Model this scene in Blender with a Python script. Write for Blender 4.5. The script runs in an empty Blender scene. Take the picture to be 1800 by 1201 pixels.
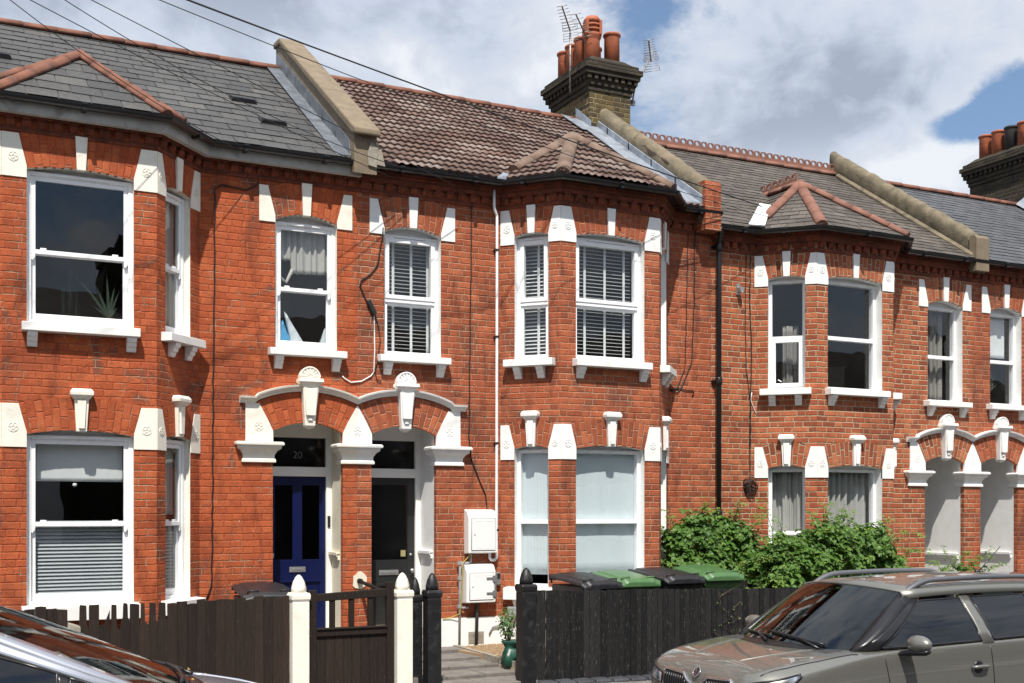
import bpy, bmesh, math, random
from mathutils import Vector, Matrix
R = math.radians
rnd = random.Random(7)

# ------------------------------------------------------------------ camera, world, sun
sc = bpy.context.scene
COL = sc.collection
TH = 26.565
cam_d = bpy.data.cameras.new("camera"); cam = bpy.data.objects.new("camera", cam_d); COL.objects.link(cam)
cam.location = (-4.606, -13.372, 1.65); cam.rotation_euler = (R(90), 0, R(-TH))
cam_d.sensor_width = 36; cam_d.lens = 41.0; cam_d.shift_y = 0.1647; cam_d.clip_end = 3000; cam_d.clip_start = .05
sc.camera = cam
SUN_EL, SUN_AZ = 57.0, 25.0          # sun stands behind the camera, to the left
sd = Vector((-math.sin(R(SUN_AZ))*math.cos(R(SUN_EL)), -math.cos(R(SUN_AZ))*math.cos(R(SUN_EL)), math.sin(R(SUN_EL))))
sun_d = bpy.data.lights.new("sun", 'SUN'); sun_d.energy = 4.8; sun_d.angle = R(.8); sun_d.color = (1, .95, .87)
sun = bpy.data.objects.new("sun", sun_d); COL.objects.link(sun); sun.location = (0, -20, 30)
sun.rotation_euler = sd.to_track_quat('Z', 'Y').to_euler()
sc.view_settings.view_transform = 'Standard'; sc.view_settings.look = 'None'
sc.view_settings.exposure = 0.38; sc.view_settings.gamma = 1.0
W = bpy.data.worlds.new("World"); sc.world = W; W.use_nodes = True

class NT:
    """tiny node-tree helper"""
    def __init__(s, tree): s.t = tree; s.t.nodes.clear()
    def n(s, typ, ins=None, **kw):
        nd = s.t.nodes.new(typ)
        for k, v in kw.items(): setattr(nd, k, v)
        for k, v in (ins or {}).items(): s.set(nd.inputs[k], v)
        return nd
    def set(s, sock, v):
        if isinstance(v, bpy.types.NodeSocket): s.t.links.new(v, sock)
        elif isinstance(v, bpy.types.Node): s.t.links.new(v.outputs[0], sock)
        elif isinstance(v, (tuple, list)) and len(v) == 3 and sock.type == 'RGBA': sock.default_value = (*v, 1)
        else: sock.default_value = v
    def m(s, op, a, b=None, c=None, clamp=False):
        nd = s.t.nodes.new('ShaderNodeMath'); nd.operation = op; nd.use_clamp = clamp
        for i, v in enumerate((a, b, c)):
            if v is not None: s.set(nd.inputs[i], v)
        return nd.outputs[0]
    def mix(s, f, a, b, bt='MIX'):
        nd = s.t.nodes.new('ShaderNodeMix'); nd.data_type = 'RGBA'; nd.blend_type = bt
        s.set(nd.inputs['Factor'], f); s.set(nd.inputs[6], a); s.set(nd.inputs[7], b)
        return nd.outputs[2]
    def ss(s, v, lo, hi, a=0., b=1.):
        nd = s.t.nodes.new('ShaderNodeMapRange'); nd.interpolation_type = 'SMOOTHSTEP'
        for i, x in enumerate((v, lo, hi, a, b)): s.set(nd.inputs[i], x)
        return nd.outputs[0]
    def noise(s, vec, scale, detail=3, rough=.55, dist=0.):
        nd = s.n('ShaderNodeTexNoise', {'Scale': scale, 'Detail': detail, 'Roughness': rough, 'Distortion': dist})
        if vec is not None: s.set(nd.inputs['Vector'], vec)
        return nd.outputs['Fac']
    def ramp(s, f, stops):
        nd = s.t.nodes.new('ShaderNodeValToRGB'); s.set(nd.inputs[0], f)
        e = nd.color_ramp.elements
        while len(e) < len(stops): e.new(.5)
        for el, (p, c) in zip(e, stops): el.position = p; el.color = (*c, 1)
        return nd.outputs[0]

def make_world():
    t = NT(W.node_tree)
    out = t.n('ShaderNodeOutputWorld')
    sky = t.n('ShaderNodeTexSky', sky_type='NISHITA', sun_disc=False)
    sky.sun_elevation = R(SUN_EL); sky.sun_rotation = R(180+SUN_AZ); sky.air_density = 1.0; sky.dust_density = .6; sky.ozone_density = 2.0
    tc = t.n('ShaderNodeTexCoord').outputs['Generated']
    sep = t.n('ShaderNodeSeparateXYZ', {0: tc})
    z = t.m('ADD', t.m('MAXIMUM', sep.outputs[2], 0.0), .16)
    cv = t.n('ShaderNodeCombineXYZ', {0: t.m('DIVIDE', sep.outputs[0], z), 1: t.m('DIVIDE', sep.outputs[1], z), 2: .37}).outputs[0]
    cv = t.n('ShaderNodeMapping', {0: tc, 1: (1.7, .4, 2.3), 3: (1., 1., 1.45)}).outputs[0]
    big = t.noise(cv, 3.6, 7, .58, .25)
    def hole(px, py, rx, ry, amt):
        # a patch of clear sky round a compass direction and height
        q = (px-900)/2050.; v = -(py-897)/2050.; s_, c_ = math.sin(R(TH)), math.cos(R(TH))
        d = Vector((s_+q*c_, c_-q*s_, v)).normalized()
        right = Vector((d.y, -d.x, 0)).normalized(); up = right.cross(d)
        dx = t.n('ShaderNodeVectorMath', {0: tc, 1: right}, operation='DOT_PRODUCT').outputs['Value']
        dy = t.n('ShaderNodeVectorMath', {0: tc, 1: up}, operation='DOT_PRODUCT').outputs['Value']
        ff = t.n('ShaderNodeVectorMath', {0: tc, 1: d}, operation='DOT_PRODUCT').outputs['Value']
        oy = up.dot(d)
        r2 = t.m('ADD', t.m('POWER', t.m('DIVIDE', dx, rx/2050.), 2), t.m('POWER', t.m('DIVIDE', dy, ry/2050.), 2))
        g = t.m('MULTIPLY', t.m('EXPONENT', t.m('MULTIPLY', r2, -1.0)), amt)
        return t.m('MULTIPLY', g, t.m('GREATER_THAN', ff, 0))
    den = t.m('ADD', big, .13)
    for h in ((1805, 172, 100, 50, -.33), (1690, 222, 60, 26, -.20), (1600, 120, 110, 60, .1), (1150, 12, 70, 36, -.17), (880, 45, 70, 22, -.12), (330, -190, 420, 110, -.1), (1560, 130, 300, 100, .08), (1670, 290, 90, 30, .12), (260, 40, 460, 120, .16), (780, 120, 200, 70, .12)):
        den = t.m('ADD', den, hole(*h))
    fin = t.noise(cv, 13., 7, .62, .4)
    den = t.m('ADD', den, t.m('MULTIPLY', t.m('SUBTRACT', fin, .5), .42))
    den = t.m('ADD', den, t.m('MULTIPLY', t.ss(sep.outputs[1], -.45, .15), .40, -.40)) if False else t.m('SUBTRACT', den, t.ss(sep.outputs[1], .25, -.35, 0., .06))
    mask = t.ss(den, .42, .58)
    n2 = t.m('ADD', t.m('MULTIPLY', t.noise(cv, 5.5, 6, .58, .2), .66), t.m('MULTIPLY', t.noise(cv, 15., 7, .6, .5), .34))
    br = t.ss(t.m('ADD', n2, t.m('MULTIPLY', t.m('SUBTRACT', den, .6), -.25)), .28, .66)
    for h in ((1500, 150, 280, 120, -.34), (560, -10, 360, 60, -.35), (1290, 20, 200, 60, -.15), (780, 110, 240, 70, .35), (1350, 300, 300, 50, .3), (1640, 300, 150, 50, .5), (330, 70, 250, 60, .2)):
        br = t.m('ADD', br, hole(*h), clamp=True)
    ccol = t.ramp(br, [(0., (.30, .345, .43)), (.45, (.47, .525, .62)), (.75, (.55, .59, .66)), (1., (.66, .69, .74))])
    b1 = t.n('ShaderNodeBackground', {'Color': t.mix(.18, t.n('ShaderNodeHueSaturation', {'Saturation': 1.15, 'Color': sky.outputs[0]}).outputs[0], (4., 4.8, 6.)), 'Strength': .10})
    b2 = t.n('ShaderNodeBackground', {'Color': ccol, 'Strength': 1.0})
    mx = t.n('ShaderNodeMixShader', {0: mask, 1: b1, 2: b2})
    t.set(out.inputs[0], mx)
make_world()

# ------------------------------------------------------------------ materials
MAT = {}
def new_mat(name):
    m = bpy.data.materials.new(name); m.use_nodes = True
    t = NT(m.node_tree); out = t.n('ShaderNodeOutputMaterial')
    p = t.n('ShaderNodeBsdfPrincipled'); t.set(out.inputs[0], p.outputs[0])
    MAT[name] = m
    return m, t, p, out

def plain(name, col, rough=.5, metal=0., var=.12, scale=6., bump=.0, bscale=60., coat=0., spec=.5, dirt=None, dirtamt=.4, dscale=2.):
    m, t, p, out = new_mat(name)
    oc = t.n('ShaderNodeTexCoord').outputs['Object']
    f = t.noise(oc, scale, 5, .6)
    lo = tuple(c*(1-var) for c in col); hi = tuple(min(1, c*(1+var)) for c in col)
    c = t.ramp(f, [(.3, lo), (.7, hi)])
    if dirt:
        d = t.ss(t.noise(oc, dscale, 6, .65, .4), .5, .72)
        c = t.mix(t.m('MULTIPLY', d, dirtamt), c, dirt)
    t.set(p.inputs['Base Color'], c); p.inputs['Metallic'].default_value = metal
    t.set(p.inputs['Roughness'], t.m('ADD', rough-.06, t.m('MULTIPLY', f, .12)))
    p.inputs['Specular IOR Level'].default_value = spec
    p.inputs['Coat Weight'].default_value = coat; p.inputs['Coat Roughness'].default_value = .03
    if bump:
        b = t.n('ShaderNodeBump', {'Strength': bump, 'Distance': .01, 'Height': t.noise(oc, bscale, 4, .6)})
        t.set(p.inputs['Normal'], b)
    return m

def brick(name, cols, mortar, mort2=None, bstr=.85, mw=.011, mmix=.5, wear=None, wearamt=.0, stain=(.05, .025, .015), stainamt=.35, spall=.25, rough=.86, edge=.006, patchcol=None, patchamt=0.):
    m, t, p, out = new_mat(name)
    uv = t.n('ShaderNodeUVMap', uv_map='UVMap').outputs[0]
    nz = t.n('ShaderNodeTexNoise', {'Vector': uv, 'Scale': 14., 'Detail': 2.})
    off = t.n('ShaderNodeVectorMath', {0: nz.outputs['Color'], 1: (.5, .5, .5)}, operation='SUBTRACT')
    off = t.n('ShaderNodeVectorMath', {0: off.outputs[0], 1: (edge*2, edge*2, 0)}, operation='MULTIPLY')
    uvd = t.n('ShaderNodeVectorMath', {0: uv, 1: off.outputs[0]}, operation='ADD').outputs[0]
    s = t.n('ShaderNodeSeparateXYZ', {0: uvd})
    u, v = s.outputs[0], s.outputs[1]
    rh = .0765
    rv = t.m('DIVIDE', v, rh); row = t.m('FLOOR', rv); fr = t.m('SUBTRACT', rv, row)
    hf = t.m('FRACT', t.m('MULTIPLY', row, .5))
    jit = t.n('ShaderNodeTexWhiteNoise', {'W': row}, noise_dimensions='1D').outputs['Value']
    pu = t.m('ADD', t.m('ADD', u, t.m('MULTIPLY', hf, .345)), t.m('MULTIPLY', jit, .05))
    pc = t.m('DIVIDE', pu, .345); cell = t.m('FLOOR', pc); q = t.m('MULTIPLY', t.m('SUBTRACT', pc, cell), .345)
    ish = t.m('GREATER_THAN', q, .228)
    loc = t.m('SUBTRACT', q, t.m('MULTIPLY', ish, .228)); ln = t.m('SUBTRACT', .228, t.m('MULTIPLY', ish, .111))
    du = t.m('MINIMUM', loc, t.m('SUBTRACT', ln, loc)); dv = t.m('MULTIPLY', t.m('MINIMUM', fr, t.m('SUBTRACT', 1., fr)), rh)
    d = t.m('MINIMUM', du, dv)
    cid = t.n('ShaderNodeCombineXYZ', {0: t.m('ADD', t.m('MULTIPLY', cell, 2.), ish), 1: row, 2: 3.3}).outputs[0]
    wn = t.n('ShaderNodeTexWhiteNoise', {'Vector': cid}, noise_dimensions='3D')
    rv1 = wn.outputs['Value']
    isb = t.ss(d, mw*.5-.003, mw*.5+.003)
    n = len(cols)
    bc = t.ramp(rv1, [(i/(n-1), c) for i, c in enumerate(cols)])
    fine = t.noise(uv, 45., 5, .65); mid = t.noise(uv, 7., 4, .6); large = t.noise(uv, 1.1, 5, .62, .5)
    bc = t.mix(1., bc, t.ramp(fine, [(.25, (.72, .70, .68)), (.75, (1.2, 1.2, 1.2))]), 'MULTIPLY')
    bc = t.mix(1., bc, t.ramp(mid, [(.3, (.80, .78, .78)), (.7, (1.12, 1.12, 1.12))]), 'MULTIPLY')
    mc = mortar if mort2 is None else t.mix(t.ss(t.noise(uv, 1.7, 5, .7, .3), mmix-.06, mmix+.06), mortar, mort2)
    mcn = t.mix(1., mc, t.ramp(fine, [(.3, (.75, .75, .75)), (.7, (1.15, 1.15, 1.15))]), 'MULTIPLY')
    # spalled or patched single bricks
    odd = t.m('GREATER_THAN', wn.outputs['Color'], 1.-spall*.2)
    if patchcol:
        pm = t.m('MULTIPLY', t.ss(t.noise(uv, 2.1, 7, .72, .8), .545, .60), patchamt)
        bc = t.mix(pm, bc, patchcol); mcn = t.mix(pm, mcn, mort2 or mortar)
    c = t.mix(isb, mcn, bc)
    c = t.mix(t.m('MULTIPLY', t.ss(large, .47, .74), stainamt), c, stain)
    stv = t.n('ShaderNodeMapping', {0: uv, 3: (2.4, .45, 1.)}).outputs[0]
    c = t.mix(t.m('MULTIPLY', t.ss(t.noise(stv, 1.5, 6, .68, .5), .52, .68), stainamt*.8), c, tuple(x*.75 for x in stain))
    if wear:
        wm = t.ss(t.noise(uv, 32., 3, .5, 1.2), .70, .735)
        c = t.mix(t.m('MULTIPLY', wm, wearamt), c, wear)
    t.set(p.inputs['Base Color'], c); p.inputs['Roughness'].default_value = rough; p.inputs['Specular IOR Level'].default_value = .3
    chip = t.m('MULTIPLY', t.ss(t.noise(uv, 9., 5, .7, .4), .60, .68), -.7)
    h = t.m('ADD', t.m('ADD', t.m('MULTIPLY', t.ss(d, 0., mw*.5+.006), .8), t.m('MULTIPLY', fine, .45)), t.m('ADD', t.m('MULTIPLY', rv1, .30), chip))
    t.set(p.inputs['Normal'], t.n('ShaderNodeBump', {'Strength': bstr, 'Distance': .010, 'Height': h}))
    return m

brick('brick_painted', [(.35, .077, .027), (.40, .089, .031), (.43, .101, .036), (.46, .117, .043), (.38, .083, .029)],
      (.35, .075, .027), (.34, .25, .165), bstr=.65, mw=.009, mmix=.575, wear=(.6, .5, .4), wearamt=.5, stain=(.13, .034, .018), stainamt=.65, edge=.009, patchcol=(.17, .060, .038), patchamt=.85)
brick('brick_red', [(.25, .068, .032), (.35, .090, .038), (.40, .108, .046), (.44, .126, .056), (.31, .078, .034), (.38, .098, .040)],
      (.42, .19, .112), (.40, .26, .17), mw=.0105, mmix=.53, wear=(.7, .6, .5), wearamt=.55, stain=(.10, .034, .022), stainamt=.65, patchcol=(.20, .070, .042), patchamt=.75)
brick('brick_pointed', [(.21, .060, .030), (.37, .096, .041), (.43, .126, .054), (.46, .146, .067), (.29, .074, .034), (.40, .108, .046)],
      (.43, .345, .235), (.36, .27, .17), mw=.0135, mmix=.5, wear=(.8, .7, .6), wearamt=.3, stain=(.14, .04, .022), stainamt=.38)
brick('brick_grime_shade', [(.19, .050, .026), (.25, .064, .032), (.15, .042, .024), (.28, .074, .038)], (.13, .05, .03), mw=.009, stain=(.04, .018, .012), stainamt=.7)  # cornice brick: grime, plus eaves shade put into the darker colour
brick('brick_stock', [(.10, .075, .030), (.16, .12, .045), (.07, .052, .026), (.21, .155, .06), (.05, .04, .024), (.13, .085, .04)],
      (.30, .25, .15), (.16, .13, .08), mw=.013, mmix=.5, stain=(.02, .018, .014), stainamt=.75)
brick('brick_soot', [(.035, .03, .022), (.05, .042, .03), (.028, .024, .02), (.07, .055, .035)],
      (.05, .045, .03), (.09, .075, .05), mw=.012, stain=(.02, .018, .014), stainamt=.5)
plain('paint_cream', (.82, .785, .69), .55, var=.04, bump=.25, bscale=40, dirt=(.42, .36, .25), dirtamt=.28, dscale=3.)
plain('paint_white', (.82, .82, .80), .5, var=.03, bump=.25, bscale=40, dirt=(.45, .43, .38), dirtamt=.25, dscale=3.)
plain('upvc', (.83, .84, .85), .28, var=.015)
plain('wood_white', (.82, .81, .78), .4, var=.02, dirt=(.5, .48, .42), dirtamt=.15)
plain('fascia_grey', (.40, .39, .36), .75, var=.2, dirt=(.12, .11, .10), dirtamt=.6, dscale=4)
plain('gutter_black', (.010, .010, .011), .30, var=.1)
plain('paint_black', (.008, .008, .009), .45, var=.3, bump=.4, bscale=70, dirt=(.10, .095, .09), dirtamt=.22, dscale=12)
plain('lead', (.30, .335, .385), .5, metal=.35, var=.25, dirt=(.16, .17, .19), dirtamt=.5, dscale=5, bump=.3, bscale=12)
plain('lead_bright', (.66, .68, .69), .55, var=.1, bump=.3, bscale=14)
plain('coping_buff', (.195, .152, .102), .85, var=.18, bump=.5, bscale=45, dirt=(.13, .10, .065), dirtamt=.6, dscale=5)
plain('render_aged', (.155, .128, .085), .9, var=.35, bump=.8, bscale=25, dirt=(.05, .042, .03), dirtamt=.85, dscale=3.5)
plain('terracotta', (.37, .105, .045), .7, var=.25, bump=.3, bscale=40, dirt=(.12, .05, .03), dirtamt=.6, dscale=5)
plain('ridge_tile', (.19, .075, .046), .85, var=.3, bump=.5, bscale=40, dirt=(.10, .055, .04), dirtamt=.7, dscale=7)
plain('ridge_conc', (.175, .115, .085), .9, var=.3, bump=.5, bscale=40, dirt=(.27, .24, .19), dirtamt=.5, dscale=8)
plain('ridge_pink', (.215, .098, .068), .85, var=.2, bump=.4, bscale=40, dirt=(.15, .07, .05), dirtamt=.5, dscale=7)
plain('lead_dark', (.155, .17, .195), .5, metal=.3, var=.3, dirt=(.08, .085, .095), dirtamt=.6, dscale=5, bump=.3, bscale=12)
plain('pot_dark', (.03, .027, .027), .7, var=.2)
plain('metal_grey', (.38, .38, .38), .4, metal=.7, var=.2)
plain('aerial_metal', (.30, .29, .28), .5, metal=.6, var=.3)
plain('chrome', (.75, .75, .76), .12, metal=1., var=.03)
plain('black_plastic', (.018, .018, .020), .38, var=.2, bump=.1, bscale=90)
plain('bin_black', (.014, .014, .017), .45, var=.25, bump=.12, bscale=120, dirt=(.12, .12, .12), dirtamt=.12, dscale=14)
plain('bin_green', (.065, .145, .055), .35, var=.12, bump=.12, bscale=120, dirt=(.25, .32, .2), dirtamt=.18, dscale=10)
plain('door_blue', (.002, .006, .052), .42, var=.1, spec=.3)
plain('door_grey', (.018, .019, .020), .35, var=.1)
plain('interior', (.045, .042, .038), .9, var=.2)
plain('plaster_white', (.80, .80, .79), .75, var=.05, bump=.2, bscale=30)
plain('plaster_cream', (.72, .67, .54), .75, var=.05, bump=.2, bscale=30)
plain('stone_bare', (.30, .27, .22), .95, var=.25, bump=.8, bscale=40, dirt=(.12, .11, .09), dirtamt=.5, dscale=6)
plain('meter_white', (.80, .80, .79), .4, var=.02, dirt=(.5, .5, .46), dirtamt=.12)
plain('pipe_grey', (.30, .31, .32), .45, var=.15)
plain('pipe_dim', (.10, .095, .09), .6)
plain('cable_black', (.012, .012, .012), .5)
plain('cable_white', (.75, .74, .70), .5)
plain('yellow_green', (.45, .42, .05), .5)
plain('rubber', (.015, .015, .016), .75)
plain('car_trim', (.014, .014, .016), .32, var=.1)
plain('car_seat', (.03, .03, .032), .8)
plain('rail_satin', (.16, .165, .18), .38, metal=.5, var=.04)
plain('bag_green', (.006, .055, .035), .4, var=.25)
plain('bag_blue', (.10, .36, .62), .45, var=.2)
plain('bag_clear', (.55, .60, .62), .4, var=.2)
plain('aloe', (.022, .038, .02), .5, var=.3)
plain('gravel_tan', (.36, .25, .15), .95, var=.5, scale=70, bump=1., bscale=90)
plain('slab_path', (.17, .155, .14), .92, var=.25, bump=.5, bscale=60, dirt=(.08, .07, .06), dirtamt=.4, dscale=2)
plain('slab_tan', (.36, .30, .21), .92, var=.2, bump=.4, bscale=50)
plain('soil', (.07, .055, .04), .95, var=.4, scale=20, bump=.8, bscale=30)
plain('asphalt', (.055, .055, .056), .9, var=.3, scale=60, bump=.6, bscale=150)
plain('pavement_slab', (.20, .19, .18), .9, var=.2, bump=.4, bscale=60)
plain('brick_blue', (.05, .052, .06), .6, var=.35, bump=.5, bscale=50)
plain('twig', (.10, .06, .035), .85, var=.3)
plain('yellow_sticker', (.30, .27, .13), .5)
plain('terra_dark', (.12, .045, .025), .8)

def wood(name, col, col2, rough=.85, sx=26, worn=.1):
    m, t, p, out = new_mat(name)
    oc = t.n('ShaderNodeTexCoord').outputs['Object']
    mp = t.n('ShaderNodeMapping', {0: oc, 3: (sx, sx, 1.6)}).outputs[0]
    g = t.noise(mp, 2.2, 6, .65, .6); big = t.noise(oc, 5., 3)
    tint = t.n('ShaderNodeAttribute', attribute_name='tint').outputs['Fac']
    c = t.ramp(t.m('ADD', t.m('MULTIPLY', g, .75), t.m('MULTIPLY', t.m('SUBTRACT', tint, .5), .35)), [(.2, col), (.75, col2)])
    t.set(p.inputs['Base Color'], t.mix(t.m('MULTIPLY', t.ss(big, .55, .75), .3), c, tuple(x*.5 for x in col)))
    scr = t.noise(t.n('ShaderNodeMapping', {0: oc, 3: (sx*1.6, sx*1.6, 5.)}).outputs[0], 2.6, 5, .7, .4)
    wc = p.inputs['Base Color'].links[0].from_socket
    t.set(p.inputs['Base Color'], t.mix(t.m('MULTIPLY', t.ss(scr, .59, .68), worn), wc, (.16, .15, .14)))
    p.inputs['Roughness'].default_value = rough; p.inputs['Specular IOR Level'].default_value = .3
    t.set(p.inputs['Normal'], t.n('ShaderNodeBump', {'Strength': .4, 'Distance': .004, 'Height': g}))
wood('wood_brown', (.014, .0088, .0062), (.041, .0255, .018), worn=.2)
wood('wood_black', (.004, .004, .0045), (.026, .025, .025), worn=.8)

def glass(name, tint=(1, 1, 1), ior=1.5, rough=.0, boost=0.):
    m = bpy.data.materials.new(name); m.use_nodes = True; MAT[name] = m
    t = NT(m.node_tree); out = t.n('ShaderNodeOutputMaterial')
    bf = t.n('ShaderNodeNewGeometry').outputs['Backfacing']
    fr = t.n('ShaderNodeFresnel', {'IOR': t.m('ADD', ior, t.m('MULTIPLY', bf, 1/ior-ior))})
    fac = t.m('ADD', t.m('MULTIPLY', fr.outputs[0], .80), boost, clamp=True)
    oc = t.n('ShaderNodeTexCoord').outputs['Object']
    bp = t.n('ShaderNodeBump', {'Strength': .12, 'Distance': .02, 'Height': t.noise(oc, 2.2, 1, .4)})
    g = t.n('ShaderNodeBsdfGlossy', {'Color': (1, 1, 1), 'Roughness': rough, 'Normal': bp})
    tr = t.n('ShaderNodeBsdfTransparent', {'Color': tint})
    t.set(out.inputs[0], t.n('ShaderNodeMixShader', {0: fac, 1: tr, 2: g}))
glass('glass', (.955, .965, .97)); glass('car_glass', (.05, .06, .065), 1.9, boost=.0); glass('screen_glass', (.42, .46, .45), 1.9, boost=.0)
glass('glass_obscure', (.22, .21, .20), rough=.12)

def cloth(name, col, trans=.35, var=.06):
    m, t, p, out = new_mat(name)
    oc = t.n('ShaderNodeTexCoord').outputs['Object']
    c = t.ramp(t.noise(oc, 5., 4), [(.3, tuple(x*(1-var) for x in col)), (.7, col)])
    t.set(p.inputs['Base Color'], c); p.inputs['Roughness'].default_value = .9
    tl = t.n('ShaderNodeBsdfTranslucent', {'Color': c})
    t.set(out.inputs[0], t.n('ShaderNodeMixShader', {0: trans, 1: p.outputs[0], 2: tl.outputs[0]}))
cloth('net_curtain', (.62, .61, .57)); cloth('curtain_grey', (.42, .40, .37)); cloth('blind_white', (.78, .80, .79), .15); cloth('film_pale', (.70, .775, .79), .15, .03)
cloth('slat_white', (.74, .75, .74), .05); cloth('slat_pleat', (.46, .49, .50), .08)

def tile_mat(name, cols, rough=.75, lichen=(.38, .37, .34), lamt=.8, lth=.655, bump=.3, stain=None):
    m, t, p, out = new_mat(name)
    oc = t.n('ShaderNodeTexCoord').outputs['Object']
    tint = t.n('ShaderNodeAttribute', attribute_name='tint').outputs['Fac']
    n = len(cols)
    c = t.ramp(tint, [(i/(n-1), k) for i, k in enumerate(cols)])
    c = t.mix(1., c, t.ramp(t.noise(oc, 26., 5, .65), [(.3, (.7, .7, .7)), (.7, (1.22, 1.22, 1.22))]), 'MULTIPLY')
    c = t.mix(1., c, t.ramp(t.noise(oc, 1.3, 4, .6), [(.3, (.82, .82, .82)), (.7, (1.13, 1.13, 1.13))]), 'MULTIPLY')
    c = t.mix(t.m('MULTIPLY', t.ss(t.noise(oc, 11., 6, .7, .8), lth, lth+.06), lamt), c, lichen)
    if stain: c = t.mix(t.m('MULTIPLY', t.ss(t.noise(oc, 2.0, 5, .65, .6), .58, .74), .5), c, stain)
    t.set(p.inputs['Base Color'], c); p.inputs['Roughness'].default_value = rough; p.inputs['Specular IOR Level'].default_value = .35
    t.set(p.inputs['Normal'], t.n('ShaderNodeBump', {'Strength': bump, 'Distance': .006, 'Height': t.noise(oc, 60., 4, .6)}))
tile_mat('slate_grey', [(.058, .058, .059), (.070, .069, .069), (.080, .078, .076), (.064, .063, .063), (.096, .093, .088), (.067, .067, .068)], .62)
tile_mat('slate_old', [(.088, .074, .064), (.112, .095, .081), (.073, .064, .058), (.132, .114, .098), (.10, .085, .073), (.08, .068, .06)], .75, lth=.70, lamt=.5, stain=(.045, .038, .032))
tile_mat('slate_blue', [(.080, .082, .090), (.090, .092, .10), (.10, .102, .11), (.083, .085, .093)], .6, lamt=.1)
tile_mat('tile_brown', [(.105, .066, .054), (.135, .086, .070), (.165, .112, .093), (.12, .074, .062), (.20, .148, .126), (.24, .19, .168), (.145, .078, .065)], .85, lichen=(.30, .265, .225), lamt=.5, lth=.575, bump=.5, stain=(.05, .035, .03))

def leaf_mat(name, cols):
    m, t, p, out = new_mat(name)
    tint = t.n('ShaderNodeAttribute', attribute_name='tint').outputs['Fac']
    n = len(cols); c = t.ramp(tint, [(i/(n-1), k) for i, k in enumerate(cols)])
    t.set(p.inputs['Base Color'], c); p.inputs['Roughness'].default_value = .5; p.inputs['Specular IOR Level'].default_value = .4
    tl = t.n('ShaderNodeBsdfTranslucent', {'Color': t.mix(1., c, (1.3, 1.5, .6), 'MULTIPLY')})
    t.set(out.inputs[0], t.n('ShaderNodeMixShader', {0: .3, 1: p.outputs[0], 2: tl.outputs[0]}))
leaf_mat('bramble_leaf', [(.035, .085, .016), (.065, .14, .024), (.105, .20, .036), (.07, .15, .028), (.16, .26, .045), (.13, .23, .04), (.32, .40, .08)])
leaf_mat('shrub_leaf', [(.05, .12, .03), (.08, .17, .045), (.12, .22, .07), (.2, .28, .12)])

def carpaint(name, col, flake=.5):
    m, t, p, out = new_mat(name)
    p.inputs['Base Color'].default_value = (*col, 1); p.inputs['Metallic'].default_value = .55; p.inputs['Roughness'].default_value = .38
    p.inputs['Coat Weight'].default_value = 1.; p.inputs['Coat Roughness'].default_value = .02; p.inputs['Coat IOR'].default_value = 1.6
carpaint('paint_bronze', (.20, .197, .175)); carpaint('paint_silver', (.38, .40, .46))

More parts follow.
